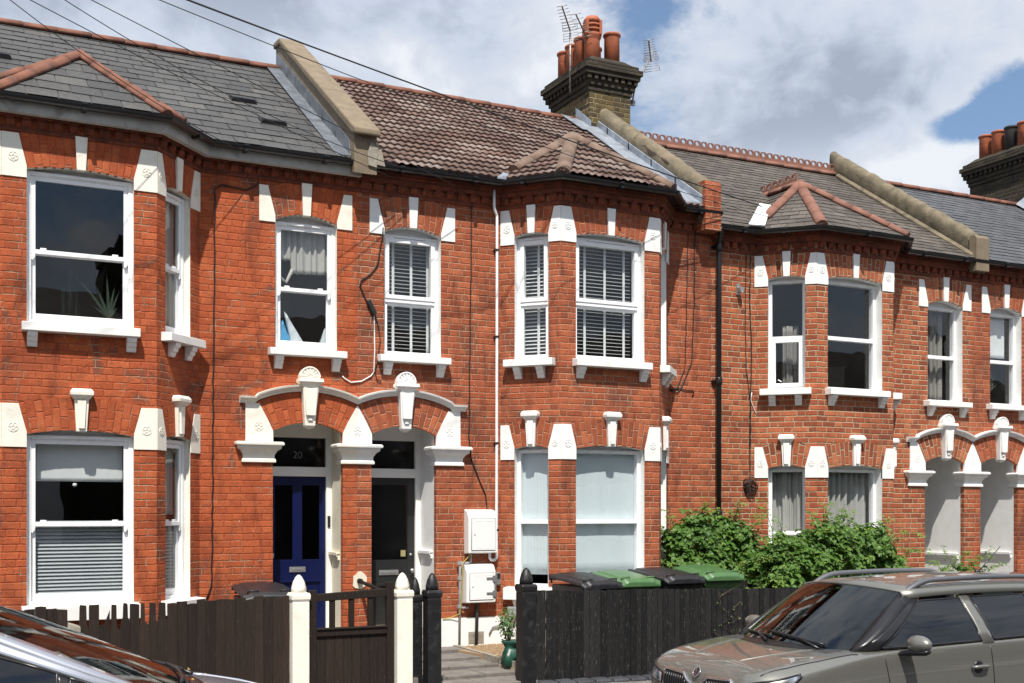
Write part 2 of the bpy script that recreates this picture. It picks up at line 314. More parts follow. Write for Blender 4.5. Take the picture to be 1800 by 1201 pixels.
# ------------------------------------------------------------------ geometry helpers
def V(*a): return Vector(a)
def wm(o):
    m = o.matrix_basis.copy()
    return m if o.parent is None else wm(o.parent) @ o.matrix_parent_inverse @ m
class Panel:
    """vertical wall plane: u along it, n out of it, z up"""
    def __init__(s, a, b):
        s.a = Vector((a[0], a[1], 0)); d = Vector((b[0]-a[0], b[1]-a[1], 0)); s.L = d.length; s.T = d/s.L; s.N = Vector((s.T.y, -s.T.x, 0))
    def __call__(s, u, n, z): return s.a + s.T*u + s.N*n + Vector((0, 0, z))
class MB:
    local = False
    def __init__(s, pan=None): s.v = []; s.f = []; s.uv = {}; s.tint = {}; s.p = pan; s.sm = set()
    def pt(s, q):
        q = Vector(q)
        return s.p(q.x, q.y, q.z) if s.p else q
    def vs(s, pts):
        i = len(s.v); s.v += [s.pt(q) for q in pts]; return list(range(i, i+len(pts)))
    def face(s, pts, uv=None, tint=None):
        ids = s.vs(pts); s.f.append(ids)
        if uv: s.uv[len(s.f)-1] = uv
        if tint is not None: s.tint[len(s.f)-1] = tint
    def fi(s, ids, tint=None, smooth=False):
        s.f.append(list(ids))
        if tint is not None: s.tint[len(s.f)-1] = tint
        if smooth: s.sm.add(len(s.f)-1)
    def box(s, x0, x1, y0, y1, z0, z1, tint=None):
        i = s.vs([(x0, y0, z0), (x1, y0, z0), (x1, y1, z0), (x0, y1, z0), (x0, y0, z1), (x1, y0, z1), (x1, y1, z1), (x0, y1, z1)])
        for q in ((0, 3, 2, 1), (4, 5, 6, 7), (0, 1, 5, 4), (1, 2, 6, 5), (2, 3, 7, 6), (3, 0, 4, 7)): s.fi([i[k] for k in q], tint)
    def hexa(s, bot, top, tint=None):
        i = s.vs(list(bot)+list(top)); n = len(bot)
        s.fi(i[:n][::-1], tint); s.fi(i[n:], tint)
        for k in range(n): s.fi([i[k], i[(k+1) % n], i[n+(k+1) % n], i[n+k]], tint)
    def prism(s, poly, n0, n1, tint=None):
        """poly of (u,z) pushed from depth n0 to n1"""
        s.hexa([(u, n0, z) for u, z in poly], [(u, n1, z) for u, z in poly], tint)
    def rings(s, rings, close=True, cap=True, smooth=True, tint=None):
        """loft a list of closed (or open) loops of equal length"""
        ids = [s.vs(r) for r in rings]; n = len(rings[0])
        for a, b in zip(ids, ids[1:]):
            for k in range(n if close else n-1): s.fi([a[k], a[(k+1) % n], b[(k+1) % n], b[k]], tint, smooth)
        if cap: s.fi(ids[0][::-1], tint); s.fi(ids[-1], tint)
    def tube(s, pts, r, n=8, cap=True, tint=None):
        P = [s.pt(q) for q in pts]; old = s.p; s.p = None; rr = []
        up = Vector((.31, .2, .93)).normalized()
        for i, q in enumerate(P):
            d = (P[min(i+1, len(P)-1)]-P[max(i-1, 0)]).normalized()
            x = d.cross(up)
            if x.length < .05: x = d.cross(Vector((1, 0, 0)))
            x.normalize(); y = d.cross(x).normalized()
            ra = r[i] if isinstance(r, (list, tuple)) else r
            rr.append([q + (x*math.cos(2*math.pi*k/n)+y*math.sin(2*math.pi*k/n))*ra for k in range(n)])
        s.rings(rr, True, cap, True, tint); s.p = old
    def lathe(s, c, prof, n=20, axis=(0, 0, 1), cap=True):
        c = Vector(c); a = Vector(axis).normalized(); x = a.orthogonal().normalized(); y = a.cross(x)
        s.rings([[c + a*h + (x*math.cos(2*math.pi*k/n)+y*math.sin(2*math.pi*k/n))*max(r, .0005) for k in range(n)] for r, h in prof], True, cap)
    def build(s, name, mat, parent=None, bevel=0, smooth=False, sub=0, loc=None, seg=2):
        me = bpy.data.meshes.new(name); off = Vector(loc) if loc is not None else Vector((0, 0, 0))
        me.from_pydata([q-off for q in s.v], [], s.f); me.update()
        ul = me.uv_layers.new(name='UVMap').data
        for p in me.polygons:
            ex = s.uv.get(p.index); nn = p.normal
            if not ex:
                if abs(nn.z) > .8: T = None
                else:
                    T = Vector((-nn.y, nn.x, 0)).normalized()
                    if T.x < -.3 or (abs(T.x) <= .3 and T.y < 0): T = -T
            for k, li in enumerate(p.loop_indices):
                if ex: ul[li].uv = ex[k]
                else:
                    co = me.vertices[me.loops[li].vertex_index].co + off
                    ul[li].uv = (co.x, co.y) if T is None else (co.dot(T), co.z)
            p.use_smooth = smooth or p.index in s.sm
        if s.tint:
            at = me.attributes.new('tint', 'FLOAT', 'FACE')
            for i, x in s.tint.items(): at.data[i].value = x
        o = bpy.data.objects.new(name, me); COL.objects.link(o)
        if mat: me.materials.append(MAT[mat])
        if loc is not None: o.location = off
        if parent is not None:
            o.parent = parent; o.matrix_parent_inverse = Matrix.Identity(4) if s.local else wm(parent).inverted()
        if bevel:
            b = o.modifiers.new('bevel', 'BEVEL'); b.width = bevel; b.segments = seg; b.limit_method = 'ANGLE'; b.angle_limit = R(40)
            if not smooth: 
                for p in me.polygons: p.use_smooth = False
        if sub:
            m = o.modifiers.new('sub', 'SUBSURF'); m.levels = sub; m.render_levels = sub
        return o
def thing(name, label, cat, loc=(0, 0, 0), group=None, rz=0):
    o = bpy.data.objects.new(name, None); COL.objects.link(o); o.location = loc; o.rotation_euler = (0, 0, rz)
    o['label'] = label; o['category'] = cat
    if group: o['group'] = group
    o.empty_display_size = .2
    return o
def tag(o, label, cat, group=None):
    o['label'] = label; o['category'] = cat
    if group: o['group'] = group
    return o
def struct(o): o['kind'] = 'structure'; return o
def miter(path):
    P = [Vector((a, b, 0)) for a, b in path]; out = []
    Ns = []
    for a, b in zip(P, P[1:]):
        d = (b-a).normalized(); Ns.append(Vector((d.y, -d.x, 0)))
    for i in range(len(P)):
        n0 = Ns[max(i-1, 0)]; n1 = Ns[min(i, len(Ns)-1)]
        m = (n0+n1).normalized(); out.append(m / max(.3, m.dot(n0)))
    return P, out
def sweep(mb, path, prof, close=True, cap=True, smooth=False):
    """profile of (out, z) carried along a plan path"""
    P, M = miter(path)
    mb.rings([[p + m*o + Vector((0, 0, z)) for o, z in prof] for p, m in zip(P, M)], close, cap, smooth)

def clip_poly(bm, poly, n):
    for i in range(len(poly)):
        a, b = poly[i], poly[(i+1) % len(poly)]
        pn = (b-a).cross(n)
        bmesh.ops.bisect_plane(bm, geom=bm.verts[:]+bm.edges[:]+bm.faces[:], plane_co=a, plane_no=pn.normalized(), clear_outer=True, dist=1e-5)

def roof_face(dst, poly, kind, gauge, width, rs=1):
    """lays courses of slates or rolled tiles over a sloping polygon"""
    rr = random.Random(rs); poly = [Vector(p) for p in poly]
    n = (poly[1]-poly[0]).cross(poly[2]-poly[0]).normalized()
    if n.z < 0: poly = poly[::-1]; n = -n
    s = Vector((n.y, -n.x, 0)).normalized() * -1; t = n.cross(s)
    if t.z < 0: t = -t; s = -s
    o = poly[0]
    ss = [(p-o).dot(s) for p in poly]; tt = [(p-o).dot(t) for p in poly]
    s0, s1, t0, t1 = min(ss), max(ss), min(tt), max(tt)
    bm = bmesh.new(); tl = bm.faces.layers.float.new('tint')
    def W_(a, b, h): return bm.verts.new(o + s*a + t*b + n*h)
    def F(vs, x):
        f = bm.faces.new(vs); f[tl] = x; return f
    row = 0; b = t0
    while b < t1:
        if kind == 'slate':
            a = s0 - width*(.5*(row % 2)) - rr.uniform(0, .03)
            while a < s1:
                w = width*rr.uniform(.97, 1.03); h = .009+rr.uniform(-.002, .004); x = rr.random()
                db = rr.uniform(-.006, .006); tw = rr.uniform(-.003, .003)
                if rr.random() < .035: db -= rr.uniform(.012, .035)
                v = [W_(a+.004, b+db, h), W_(a+w-.004, b+db+tw, h+tw), W_(a+w-.004, b+gauge+.01, .001), W_(a+.004, b+gauge+.01, .001)]
                F(v, x)
                l = [W_(a+.004, b+db, -.004), W_(a+w-.004, b+db+tw, -.004)]
                F([v[1], v[0], l[0], l[1]], x*.4)
                a += w
        else:
            st = width/6.; k0 = int(math.floor(s0/st))-1; k1 = int(math.ceil(s1/st))+1
            A, B, C = [], [], []; sh = (row % 2)*0.0 + rr.uniform(-.006, .006)
            def prof(k): 
                ph = (k % 6)/6.; return .017*max(0., math.sin(math.pi*min(1, ph/.72)))**.8 if ph < .72 else 0.
            tn = {}
            for k in range(k0, k1+1):
                h = prof(k); ti = k//18
                if ti not in tn: tn[ti] = (rr.random(), rr.uniform(-.004, .004), rr.uniform(-.005, .005))
                x, dh, db = tn[ti]
                A.append(W_(k*st+sh, b+db, h+.030+dh)); B.append(W_(k*st+sh, b+gauge+.012, h+.002)); C.append(W_(k*st+sh, b+db, h-.012))
            for i in range(len(A)-1):
                x = tn[(k0+i)//18][0]
                F([A[i], A[i+1], B[i+1], B[i]], x).smooth = True
                F([C[i], C[i+1], A[i+1], A[i]], x*.5)
        b += gauge; row += 1
    F([W_(s0, t0, -.012), W_(s1, t0, -.012), W_(s1, t1, -.012), W_(s0, t1, -.012)], .3)
    clip_poly(bm, poly, n)
    base = len(dst.v); bm.verts.index_update()
    dst.v += [v.co.copy() for v in bm.verts]
    for f in bm.faces:
        dst.fi([base+v.index for v in f.verts], f[tl], f.smooth)
    bm.free()

def ridge_run(mb, a, b, r=.10, seg=.40, drop=.05, rs=3, endcap=True):
    """half-round tiles butted end to end along a ridge or hip"""
    rr = random.Random(rs); a = Vector(a); b = Vector(b); d = b-a; L = d.length; d /= L
    x = d.cross(Vector((0, 0, 1))).normalized(); u = x.cross(d).normalized()
    n = max(1, round(L/seg)); st = L/n
    for i in range(n):
        p = a+d*(i*st+.004); q = a+d*((i+1)*st-.004); k = rr.uniform(-.004, .004); tn = rr.random()
        ang = [math.pi*j/8 for j in range(9)]
        lo = [p + x*math.cos(t)*r + u*(math.sin(t)*r*.95-drop+k) for t in ang]
        hi = [q + x*math.cos(t)*r*1.03 + u*(math.sin(t)*r*.98-drop+k+.004) for t in ang]
        mb.rings([lo, hi], True, True, True)

def arc_top(op):
    u0, u1, zb, zs, rise = op; c = (u0+u1)/2; h = (u1-u0)/2
    if rise < 1e-4: return lambda u: zs
    r = (h*h+rise*rise)/(2*rise)
    return lambda u: zs+rise-(r-math.sqrt(max(0, r*r-(u-c)**2)))
def wall_panel(mb, L0, L1, z0, z1, ops):
    us = sorted(set([L0, L1]+[x for o in ops for x in o[:2]]))
    for a, b in zip(us, us[1:]):
        if b-a < 1e-4: continue
        cov = sorted([o for o in ops if o[0] <= a+1e-5 and o[1] >= b-1e-5], key=lambda o: o[2])
        n = max(1, int((b-a)/.07)) if cov else 1
        for i in range(n):
            p, q = a+(b-a)*i/n, a+(b-a)*(i+1)/n; zl, zr = z0, z0
            for o in cov:
                if o[2] > min(zl, zr)+1e-4: mb.face([(p, 0, zl), (q, 0, zr), (q, 0, o[2]), (p, 0, o[2])])
                f = arc_top(o); zl, zr = f(p), f(q)
            mb.face([(p, 0, zl), (q, 0, zr), (q, 0, z1), (p, 0, z1)])
def reveal(mb, op, d, n0=.0, bottom=True):
    u0, u1, zb, zs, rise = op; f = arc_top(op)
    mb.face([(u0, n0, zb), (u0, -d, zb), (u0, -d, zs), (u0, n0, zs)]); mb.face([(u1, -d, zb), (u1, n0, zb), (u1, n0, zs), (u1, -d, zs)])
    N = 12
    for i in range(N):
        p, q = u0+(u1-u0)*i/N, u0+(u1-u0)*(i+1)/N
        mb.face([(p, n0, f(p)), (p, -d, f(p)), (q, -d, f(q)), (q, n0, f(q))])
    if bottom: mb.face([(u0, n0, zb), (u1, n0, zb), (u1, -d, zb), (u0, -d, zb)])
def arch_band(mb, op, tb, tp, n=.005, uoff=0.):
    u0, u1, zb, zs, rise = op; f = arc_top(op); c = (u0+u1)/2; h = (u1-u0)/2; N = 14
    g = lambda t: (c+t*(h+tp), zs+tb+(f(c+t*h)-zs)*1.15)
    for i in range(N):
        t0, t1 = -1+2*i/N, -1+2*(i+1)/N
        a, b = (c+t0*h, f(c+t0*h)), (c+t1*h, f(c+t1*h)); p, q = g(t0), g(t1)
        s0, s1 = t0*(h+tp*.5)+uoff, t1*(h+tp*.5)+uoff
        mb.face([(a[0], n, a[1]), (b[0], n, b[1]), (q[0], n, q[1]), (p[0], n, p[1])], uv=[(0, s0), (0, s1), (tb, s1), (tb, s0)])
        mb.face([(a[0], n, a[1]), (a[0], -.05, a[1]), (b[0], -.05, b[1]), (b[0], n, b[1])], uv=[(0, s0), (.05, s0), (.05, s1), (0, s1)])
def rosette(mb, u, z, n, r=.055):
    for (ra, rb, h) in ((r, r*.86, .005), (r*.42, r*.25, .006)):
        pts = [(math.cos(2*math.pi*k/20), math.sin(2*math.pi*k/20)) for k in range(20)]
        mb.rings([[(u+x*ra, n-.002, z+y*ra) for x, y in pts], [(u+x*ra*.97, n+h, z+y*ra*.97) for x, y in pts], [(u+x*rb, n+h, z+y*rb) for x, y in pts], [(u+x*rb*.95, n-.002, z+y*rb*.95) for x, y in pts]], True, False, False)
    for k in range(5):
        a = 2*math.pi*k/5+.3; x, y = math.cos(a)*r*.62, math.sin(a)*r*.62
        mb.prism([(u+x+r*.2*math.cos(a+j*math.pi/3), z+y+r*.2*math.sin(a+j*math.pi/3)) for j in range(6)], n-.002, n+.006)

# ------------------------------------------------------------------ windows and dressings
def make_window(h, pan, op, style, d=.09, mat='upvc', glassm='glass', label=None):
    """frame as a part of the house, its panes as sub-parts"""
    u0, u1, zb, zs, rise = op; zt = zs+rise; mb = MB(pan)
    e = .002
    fo = .045                                        # outer frame
    def rect(a, b, c, dd, w, n0, n1, bot=None):
        bot = w if bot is None else bot
        mb.box(a, a+w, n0, n1, c, dd); mb.box(b-w, b, n0, n1, c, dd)
        mb.box(a+w, b-w, n0, n1-e, dd-w, dd); mb.box(a+w, b-w, n0, n1-e, c, c+bot)
    panes = []
    zm = zb+(zs-zb)*(.475 if style != 'stormy' else .55)
    top = zs-.005
    mb.box(u0, u1, -.20, -.165, top, zt)          # head board under the arch
    rect(u0, u1, zb, top, fo, -d-.09, -d)
    mb.box(u0+.22*(u1-u0), u1-.22*(u1-u0), -d, -d+.014, top-.034, top-.016)   # trickle vent
    if style == 'sash':
        a, b = u0+fo, u1-fo
        rect(a, b, zm-.02, top-fo, .045, -d-.045, -d-.012); panes.append((a+.045, b-.045, zm+.02, top-fo-.045, -d-.03))
        rect(a, b, zb+fo, zm+.02, .048, -d-.085, -d-.048, .075); panes.append((a+.048, b-.048, zb+fo+.075, zm-.028, -d-.065))
        mb.box(a+.045, b-.045, -d-.05, -d-.008, zm-.022, zm+.024)
        for x in (a, b-.045):                          # horns
            mb.prism([(x, zm-.02), (x+.045, zm-.02), (x+.04, zm-.06), (x+.02, zm-.085), (x+.004, zm-.085)], -d-.045, -d-.012)
        for x in (a+.09, b-.16): mb.box(x, x+.06, -d-.04, -d-.015, zm+.024, zm+.045)   # catches
    elif style == 'casement':
        a, b = u0+fo, u1-fo; w = .05
        rect(a, b, zm, top-fo, w, -d-.06, -d+.018); panes.append((a+w, b-w, zm+w, top-fo-w, -d-.02))
        mb.box(u0+fo, u1-fo, -d-.08, -d+.006, zm-.045, zm-e)
        rect(a, b, zb+fo, zm-.045, .034, -d-.07, -d-.012, .03); panes.append((a+.034, b-.034, zb+fo+.03, zm-.079, -d-.04))
    elif style == 'fixed':
        a, b = u0+fo, u1-fo
        mb.box(a, b, -d-.08, -d+.004, zm-.028, zm+.028)
        panes += [(a, b, zm+.028, top-fo, -d-.04), (a, b, zb+fo, zm-.028, -d-.04)]
    elif style == 'lowcase':
        a, b = u0+fo, u1-fo
        mb.box(a, b, -d-.08, -d+.004, zm-.02, zm+.02)
        panes.append((a, b, zm+.02, top-fo, -d-.04))
        rect(a, b, zb+fo, zm-.02, .05, -d-.06, -d+.016); panes.append((a+.05, b-.05, zb+fo+.05, zm-.07, -d-.02))
        mb.tube([(a+.2*(b-a), -d+.02, zb+fo+.10), (a+.32*(b-a), -d+.03, zb+fo+.07)], .007)
    w = mb.build('window', mat, h, bevel=.004)
    if label: w['label'] = label
    for a, b, c, dd, n in panes:
        g = MB(pan); g.box(a, b, n-.004, n+.004, c, dd); g.build('pane', glassm, w)
    return w
def make_sill(h, pan, u0, u1, z0, z1, mat, brackets, n=.13, bh=.15):
    mb = MB(pan); mb.hexa([(u0, -.09, z0), (u0, n, z0), (u1, n, z0), (u1, -.09, z0)], [(u0, -.09, z1+.012), (u0, n, z1-.006), (u1, n, z1-.006), (u1, -.09, z1+.012)])
    s = mb.build('window_sill', mat, h, bevel=.006)
    for c in brackets:
        b = MB(pan); w = .048; prof = [(0, z0-bh), (.028, z0-bh), (.040, z0-bh*.86), (.046, z0-bh*.70), (.066, z0-bh*.64), (.074, z0-bh*.5), (.076, z0-bh*.40), (.096, z0-bh*.34), (.104, z0-bh*.2), (.106, z0-.002), (0, z0-.002)]
        b.hexa([(c-w, o, z) for o, z in prof], [(c+w, o, z) for o, z in prof]); b.build('sill_bracket', mat, s, bevel=.003)
    return s
def keystone(h, pan, c, z0, z1, wb, wt, mat, n=.035, cap=False):
    mb = MB(pan)
    mb.hexa([(c-wb, -.05, z0), (c+wb, -.05, z0), (c+wb, n*.8, z0), (c-wb, n*.8, z0)], [(c-wt, -.05, z1), (c+wt, -.05, z1), (c+wt, n, z1), (c-wt, n, z1)])
    if cap:
        mb.prism([(c-wb*.55, z0+.03), (c+wb*.55, z0+.03), (c+wt*.6, z1-.02), (c-wt*.6, z1-.02)], n*.5, n+.016)
        def ring(w, nn, z): return [(c-w, -.01, z), (c+w, -.01, z), (c+w, nn, z), (c-w, nn, z)]
        mb.rings([ring(wt+.004, n+.01, z1-.01), ring(wt+.04, n+.05, z1+.035), ring(wt+.042, n+.052, z1+.065), ring(wt+.02, n+.03, z1+.10)], True, True, False)
    return mb.build('keystone', mat, h, bevel=.004)
def quoin_poly(e, i, z0, zb, zt, taper):
    """e: outer edge, i: opening edge"""
    s = 1 if i > e else -1
    return [(e, z0), (i, z0), (i, zb), (i-s*taper*.62, zb+(zt-zb)*.6), (i-s*taper, zt), (e, zt)]

def blind_slats(name, pan, u0, u1, z0, z1, n, label, pitch=.045, w=.046, tilt=12, tapes=(), mat='slat_white', headrail=True, group=None):
    mb = MB(pan); z = z0+.03; rr = random.Random(int(u0*100)); t = R(tilt)
    while z < z1-.03:
        k = t+rr.uniform(-.03, .03); a, b = w/2*math.cos(k), w/2*math.sin(k)
        mb.hexa([(u0, n-a, z-b), (u1, n-a, z-b), (u1, n-a, z-b+.003), (u0, n-a, z-b+.003)], [(u0, n+a, z+b), (u1, n+a, z+b), (u1, n+a, z+b+.003), (u0, n+a, z+b+.003)]); z += pitch
    if headrail: mb.box(u0, u1, n-.025, n+.025, z1-.03, z1)
    mb.box(u0, u1, n-.022, n+.022, z0, z0+.02)
    o = mb.build(name, mat); tag(o, label, 'blind', group)
    for c in tapes:
        b = MB(pan); b.box(c-.017, c+.017, n+.026, n+.028, z0, z1); b.build('blind_tape', 'slat_white', o)
    return o
def cloth_panel(name, pan, u0, u1, z0, z1, n, label, cat, mat, fold=.02, freq=9., hem=None, group=None):
    mb = MB(pan); N = 60; M = 10; rr = random.Random(int(u0*77)); ph = rr.random()*6
    def q(i, j):
        u = u0+(u1-u0)*i/N; zb = z0+(hem(i/N) if hem else 0.); z = zb+(z1-zb)*j/M
        return (u, n+fold*math.sin(freq*2*math.pi*i/N*(u1-u0)+ph+.7*math.sin(i*.3))+fold*.4*math.sin(i*.9+ph), z)
    for j in range(M):
        pass
    mb.rings([[q(i, j) for i in range(N+1)] for j in range(M+1)], False, False, True)
    o = mb.build(name, mat)
    s = o.modifiers.new('thickness', 'SOLIDIFY'); s.thickness = .002
    return tag(o, label, cat, group)

# ------------------------------------------------------------------ the terrace
ZT = 5.76      # eaves
RY, RZ = 3.0, 7.92
SL = (RZ-ZT)/(RY+.24)
HOUSES = {}
def house(key, label, x0, x1, xp, s, dz, front, joins, bricks, paint, stile, roofk, win, opts):
    h = thing('terraced_house', label, 'house', ((x0+x1)/2, 0, 0)); HOUSES[key] = h
    main = Panel((0, 0), (1, 0))
    j0, j1 = joins; f0, f1 = front; B = .6
    cl = Panel((j0, 0), (f0, -B)); fr = Panel((f0, -B), (f1, -B)); cr = Panel((f1, -B), (j1, 0))
    ZB, zt = -.7, ZT+dz
    U = dict(sill=3.55+dz, q0=5.02+dz, sp=5.12+dz, rise=.05, q1=5.46+dz, key=5.50+dz)
    Lo = dict(sill=.67+dz, q0=2.29+dz, sp=2.425+dz, rise=.05, q1=2.73+dz, key=2.80+dz)
    doorop = sorted((xp+s*.18, xp+s*1.03)); door = (doorop[0], doorop[1], -.72, 2.57+dz, .11)
    wo = (win[0], win[1], 3.53+dz, 5.04+dz, .085)
    fo = opts.get('fo', (f0+.22, f1-.23))
    fu = (fo[0]-f0, fo[1]-f0, U['sill'], U['sp'], U['rise']); fl = (fo[0]-f0, fo[1]-f0, Lo['sill'], Lo['sp'], Lo['rise'])
    LL, LR = cl.L, cr.L
    cuL = (.19, LL-.16, U['sill'], U['sp'], .04); clL = (.19, LL-.16, Lo['sill'], Lo['sp'], .04)
    cuR = (.16, LR-.19, U['sill'], U['sp'], .04); clR = (.16, LR-.19, Lo['sill'], Lo['sp'], .04)
    # brickwork
    mb = MB(main); mains = [(x0, j0, []), (j1, x1, [])]
    mains[0 if s > 0 else 1][2].extend([door, wo])
    for a, b, ops in mains: wall_panel(mb, a, b, ZB, zt, ops)
    for pan, ops in ((cl, [cuL, clL]), (fr, [fu, fl]), (cr, [cuR, clR])):
        mb.p = pan; wall_panel(mb, 0, pan.L, ZB, zt, ops)
    mb.p = None
    wall = mb.build('wall', bricks, h)
    # rubbed brick arches
    def band(pan, *a, **k):
        mb = MB(pan); arch_band(mb, *a, **k); mb.build('brick_arch', bricks, h)
    band(main, wo, .37, .075); band(main, door, .34, .175, uoff=.4)
    for k, (pan, up, lo_) in enumerate(((cl, cuL, clL), (fr, fu, fl), (cr, cuR, clR))):
        band(pan, up, .35, .075, uoff=k*.7); band(pan, lo_, .325, .075, uoff=k*.9+.3)
    # painted reveals
    for pan, ops in ((main, (wo,)), (cl, (cuL, clL)), (fr, (fu, fl)), (cr, (cuR, clR))):
        for o in ops: mb = MB(pan); reveal(mb, o, .17); mb.build('window_reveal', paint, h)
    # windows
    st = stile
    make_window(h, main, wo, st['over'], st.get('d', .09))
    make_window(h, fr, fu, st['fu'], st.get('d', .09)); make_window(h, fr, fl, st['fl'], st.get('d', .09))
    for pan, a, b in ((cl, cuL, clL), (cr, cuR, clR)):
        make_window(h, pan, a, st['cu'], st.get('d', .09)); make_window(h, pan, b, st['cl'], st.get('d', .09))
    # sills
    sp_ = opts.get('sillpaint', paint)
    make_sill(h, main, win[0]-.09, win[1]+.09, 3.45+dz, 3.535+dz, sp_, (win[0]+.03, win[1]-.02))
    make_sill(h, fr, fu[0]-.05, fu[1]+.19 if opts.get('sillr') else fu[1]+.05, 3.46+dz, U['sill']+.004, sp_, (fu[0]+.05, fu[1]-.03))
    make_sill(h, fr, fl[0]-.05, fl[1]+.05, .52+dz, Lo['sill']+.004, sp_, (fl[0]+.05, fl[1]-.03))
    for pan in (cl, cr):
        make_sill(h, pan, .08, pan.L-.07, 3.46+dz, U['sill']+.004, sp_, (.25, pan.L-.25)); make_sill(h, pan, .08, pan.L-.07, .52+dz, Lo['sill']+.004, sp_, (.25, pan.L-.25))
    # keystones
    keystone(h, main, (win[0]+win[1])/2, wo[3]+wo[4]-.015, 5.49+dz, .046, .062, paint)
    for pan, o in ((cl, cuL), (fr, fu), (cr, cuR)): keystone(h, pan, (o[0]+o[1])/2, o[3]+o[4]-.015, U['key'], .044, .060, paint)
    for pan, o in ((cl, clL), (fr, fl), (cr, clR)): keystone(h, pan, (o[0]+o[1])/2, o[3]+o[4]-.015, Lo['key'], .052, .072, paint, .05, True)
    # quoins
    for e, i in ((win[0]-.19, win[0]), (win[1]+.19, win[1])):
        mb = MB(main); mb.prism(quoin_poly(e, i, 5.0+dz, 5.08+dz, 5.42+dz, .085), -.02, .012); mb.build('quoin_stone', paint, h, bevel=.003)
    for D_, rz in ((U, True), (Lo, True)):
        for pa, pb, oa, ob in ((None, cl, None, cuL), (cl, fr, cuL, fu), (fr, cr, fu, cuR), (cr, None, cuR, None)):
            mb = MB()
            for pan, side, op in ((pa, 1, oa), (pb, 0, ob)):
                if pan is None: continue
                mb.p = pan; e = pan.L if side else 0.
                i = op[1] if side else op[0]
                free = (pb is None or pa is None); pp = quoin_poly(e, i, D_['q0'], D_['sp']+.02, D_['q1'], .075)
                mb.prism(pp, -.02, .012)
                rosette(mb, (e+i)/2+(i-e)*(-.05), D_['q0']+.20, .012, .050 if abs(i-e) > .17 else .042)
            mb.p = None; mb.build('quoin_stone', paint, h)
    # dentils, corbel courses
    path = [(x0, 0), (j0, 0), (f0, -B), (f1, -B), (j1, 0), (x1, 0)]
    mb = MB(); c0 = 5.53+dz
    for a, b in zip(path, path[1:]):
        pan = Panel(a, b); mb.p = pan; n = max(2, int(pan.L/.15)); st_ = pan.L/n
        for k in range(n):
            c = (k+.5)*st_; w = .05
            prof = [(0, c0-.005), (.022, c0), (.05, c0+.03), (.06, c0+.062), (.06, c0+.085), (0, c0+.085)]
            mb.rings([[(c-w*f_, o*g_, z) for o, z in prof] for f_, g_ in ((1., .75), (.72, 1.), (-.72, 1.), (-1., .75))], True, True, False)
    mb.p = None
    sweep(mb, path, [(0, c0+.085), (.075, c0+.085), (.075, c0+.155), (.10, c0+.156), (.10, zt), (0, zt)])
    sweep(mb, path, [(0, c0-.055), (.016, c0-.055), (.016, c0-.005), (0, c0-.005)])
    mb.build('brick_cornice', 'brick_grime_shade', h)
    # eaves board and gutter
    if opts.get('fascia'):
        mb = MB(); sweep(mb, path, [(.10, zt-.14), (.17, zt-.14), (.17, zt-.01), (.10, zt-.01)]); mb.build('fascia_board', opts['fascia'], h)
    mb = MB(); sweep(mb, path, [(.101, zt-.012), (.17, zt-.012), (.17, zt), (.101, zt)]); mb.build('soffit', 'gutter_black', h)
    mb = MB(); cx_, r, zc = .225, .058, zt+.012
    half = [(cx_+r*math.cos(math.pi+math.pi*k/8), zc+r*math.sin(math.pi+math.pi*k/8)) for k in range(9)]
    inn = [(cx_+(r-.006)*math.cos(math.pi*k/8), zc-(r-.006)*math.sin(math.pi*k/8)) for k in range(9)]
    sweep(mb, path, half+inn, smooth=False)
    for a, b in zip(path, path[1:]):
        pan = Panel(a, b); mb.p = pan
        for k in range(max(1, int(pan.L/.8))):
            u = (k+.5)*pan.L/max(1, int(pan.L/.8)); mb.box(u-.022, u+.022, .165, .175+.11, zc-r-.012, zc-r+.012); mb.box(u-.03, u+.03, cx_-r-.004, cx_+r+.005, zc-.012, zc+.008)
    mb.p = None; g = mb.build('gutter', 'gutter_black', h)
    # roof
    xa, xb = x0+opts.get('ra', .0), x1-opts.get('rb', .0)
    kind, rm, ga, wd = roofk
    ey = -.235; ez = zt+.03
    rz_ = RZ+dz
    mb = MB(); roof_face(mb, [(xa, ey, ez), (xb, ey, ez), (xb, RY, rz_), (xa, RY, rz_)], kind, ga, wd, rs=int(abs(x0)*10)+1)
    mb.face([(xa, RY, rz_-.01), (xb, RY, rz_-.01), (xb, 2*RY+.24, zt), (xa, 2*RY+.24, zt)])
    roof = mb.build('roof', rm, h)
    rid = opts.get('ridge', 'ridge_tile')
    mb = MB(); ridge_run(mb, (xa, RY, rz_+.03), (xb, RY, rz_+.03), .09, .42, .05)
    if opts.get('crest'): crest(mb, (xa, RY, rz_+.085), (xb, RY, rz_+.085))
    mb.build('ridge', rid, roof)
    # bay roof
    ap = opts['apex']; P = Vector((ap[0], ap[1], ap[2])); yb = (ap[2]-zt)/SL-.24+.25; Pb = Vector((ap[0], yb, ap[2]))
    eo = .215; e_ = zt+.035
    pth, mt = miter(path)
    ev = [p+m*eo for p, m in zip(pth, mt)]
    for q in ev: q.z = e_
    jL, fL, fR, jR = ev[1], ev[2], ev[3], ev[4]
    jL = Vector((j0-.12, -.12, e_)); jR = Vector((j1+.12, -.12, e_))
    mb = MB()
    for k, pl in enumerate(([fL, fR, P], [jL, fL, P], [fR, jR, P], [jL, P, Pb], [jR, Pb, P])):
        roof_face(mb, pl, kind, ga, wd, rs=40+k)
    br = mb.build('bay_roof', rm, h)
    hr = opts.get('hipr', .085); mb = MB(); up = V(0, 0, .045)
    for q in (fL, fR):
        ridge_run(mb, q+(P-q)*.0+V(0, 0, .035), P+up, hr, .34, .05, rs=5)
    for q in (jL, jR): ridge_run(mb, q+(P-q)*.20+V(0, 0, .05), P+up, hr, .34, .05, rs=6)
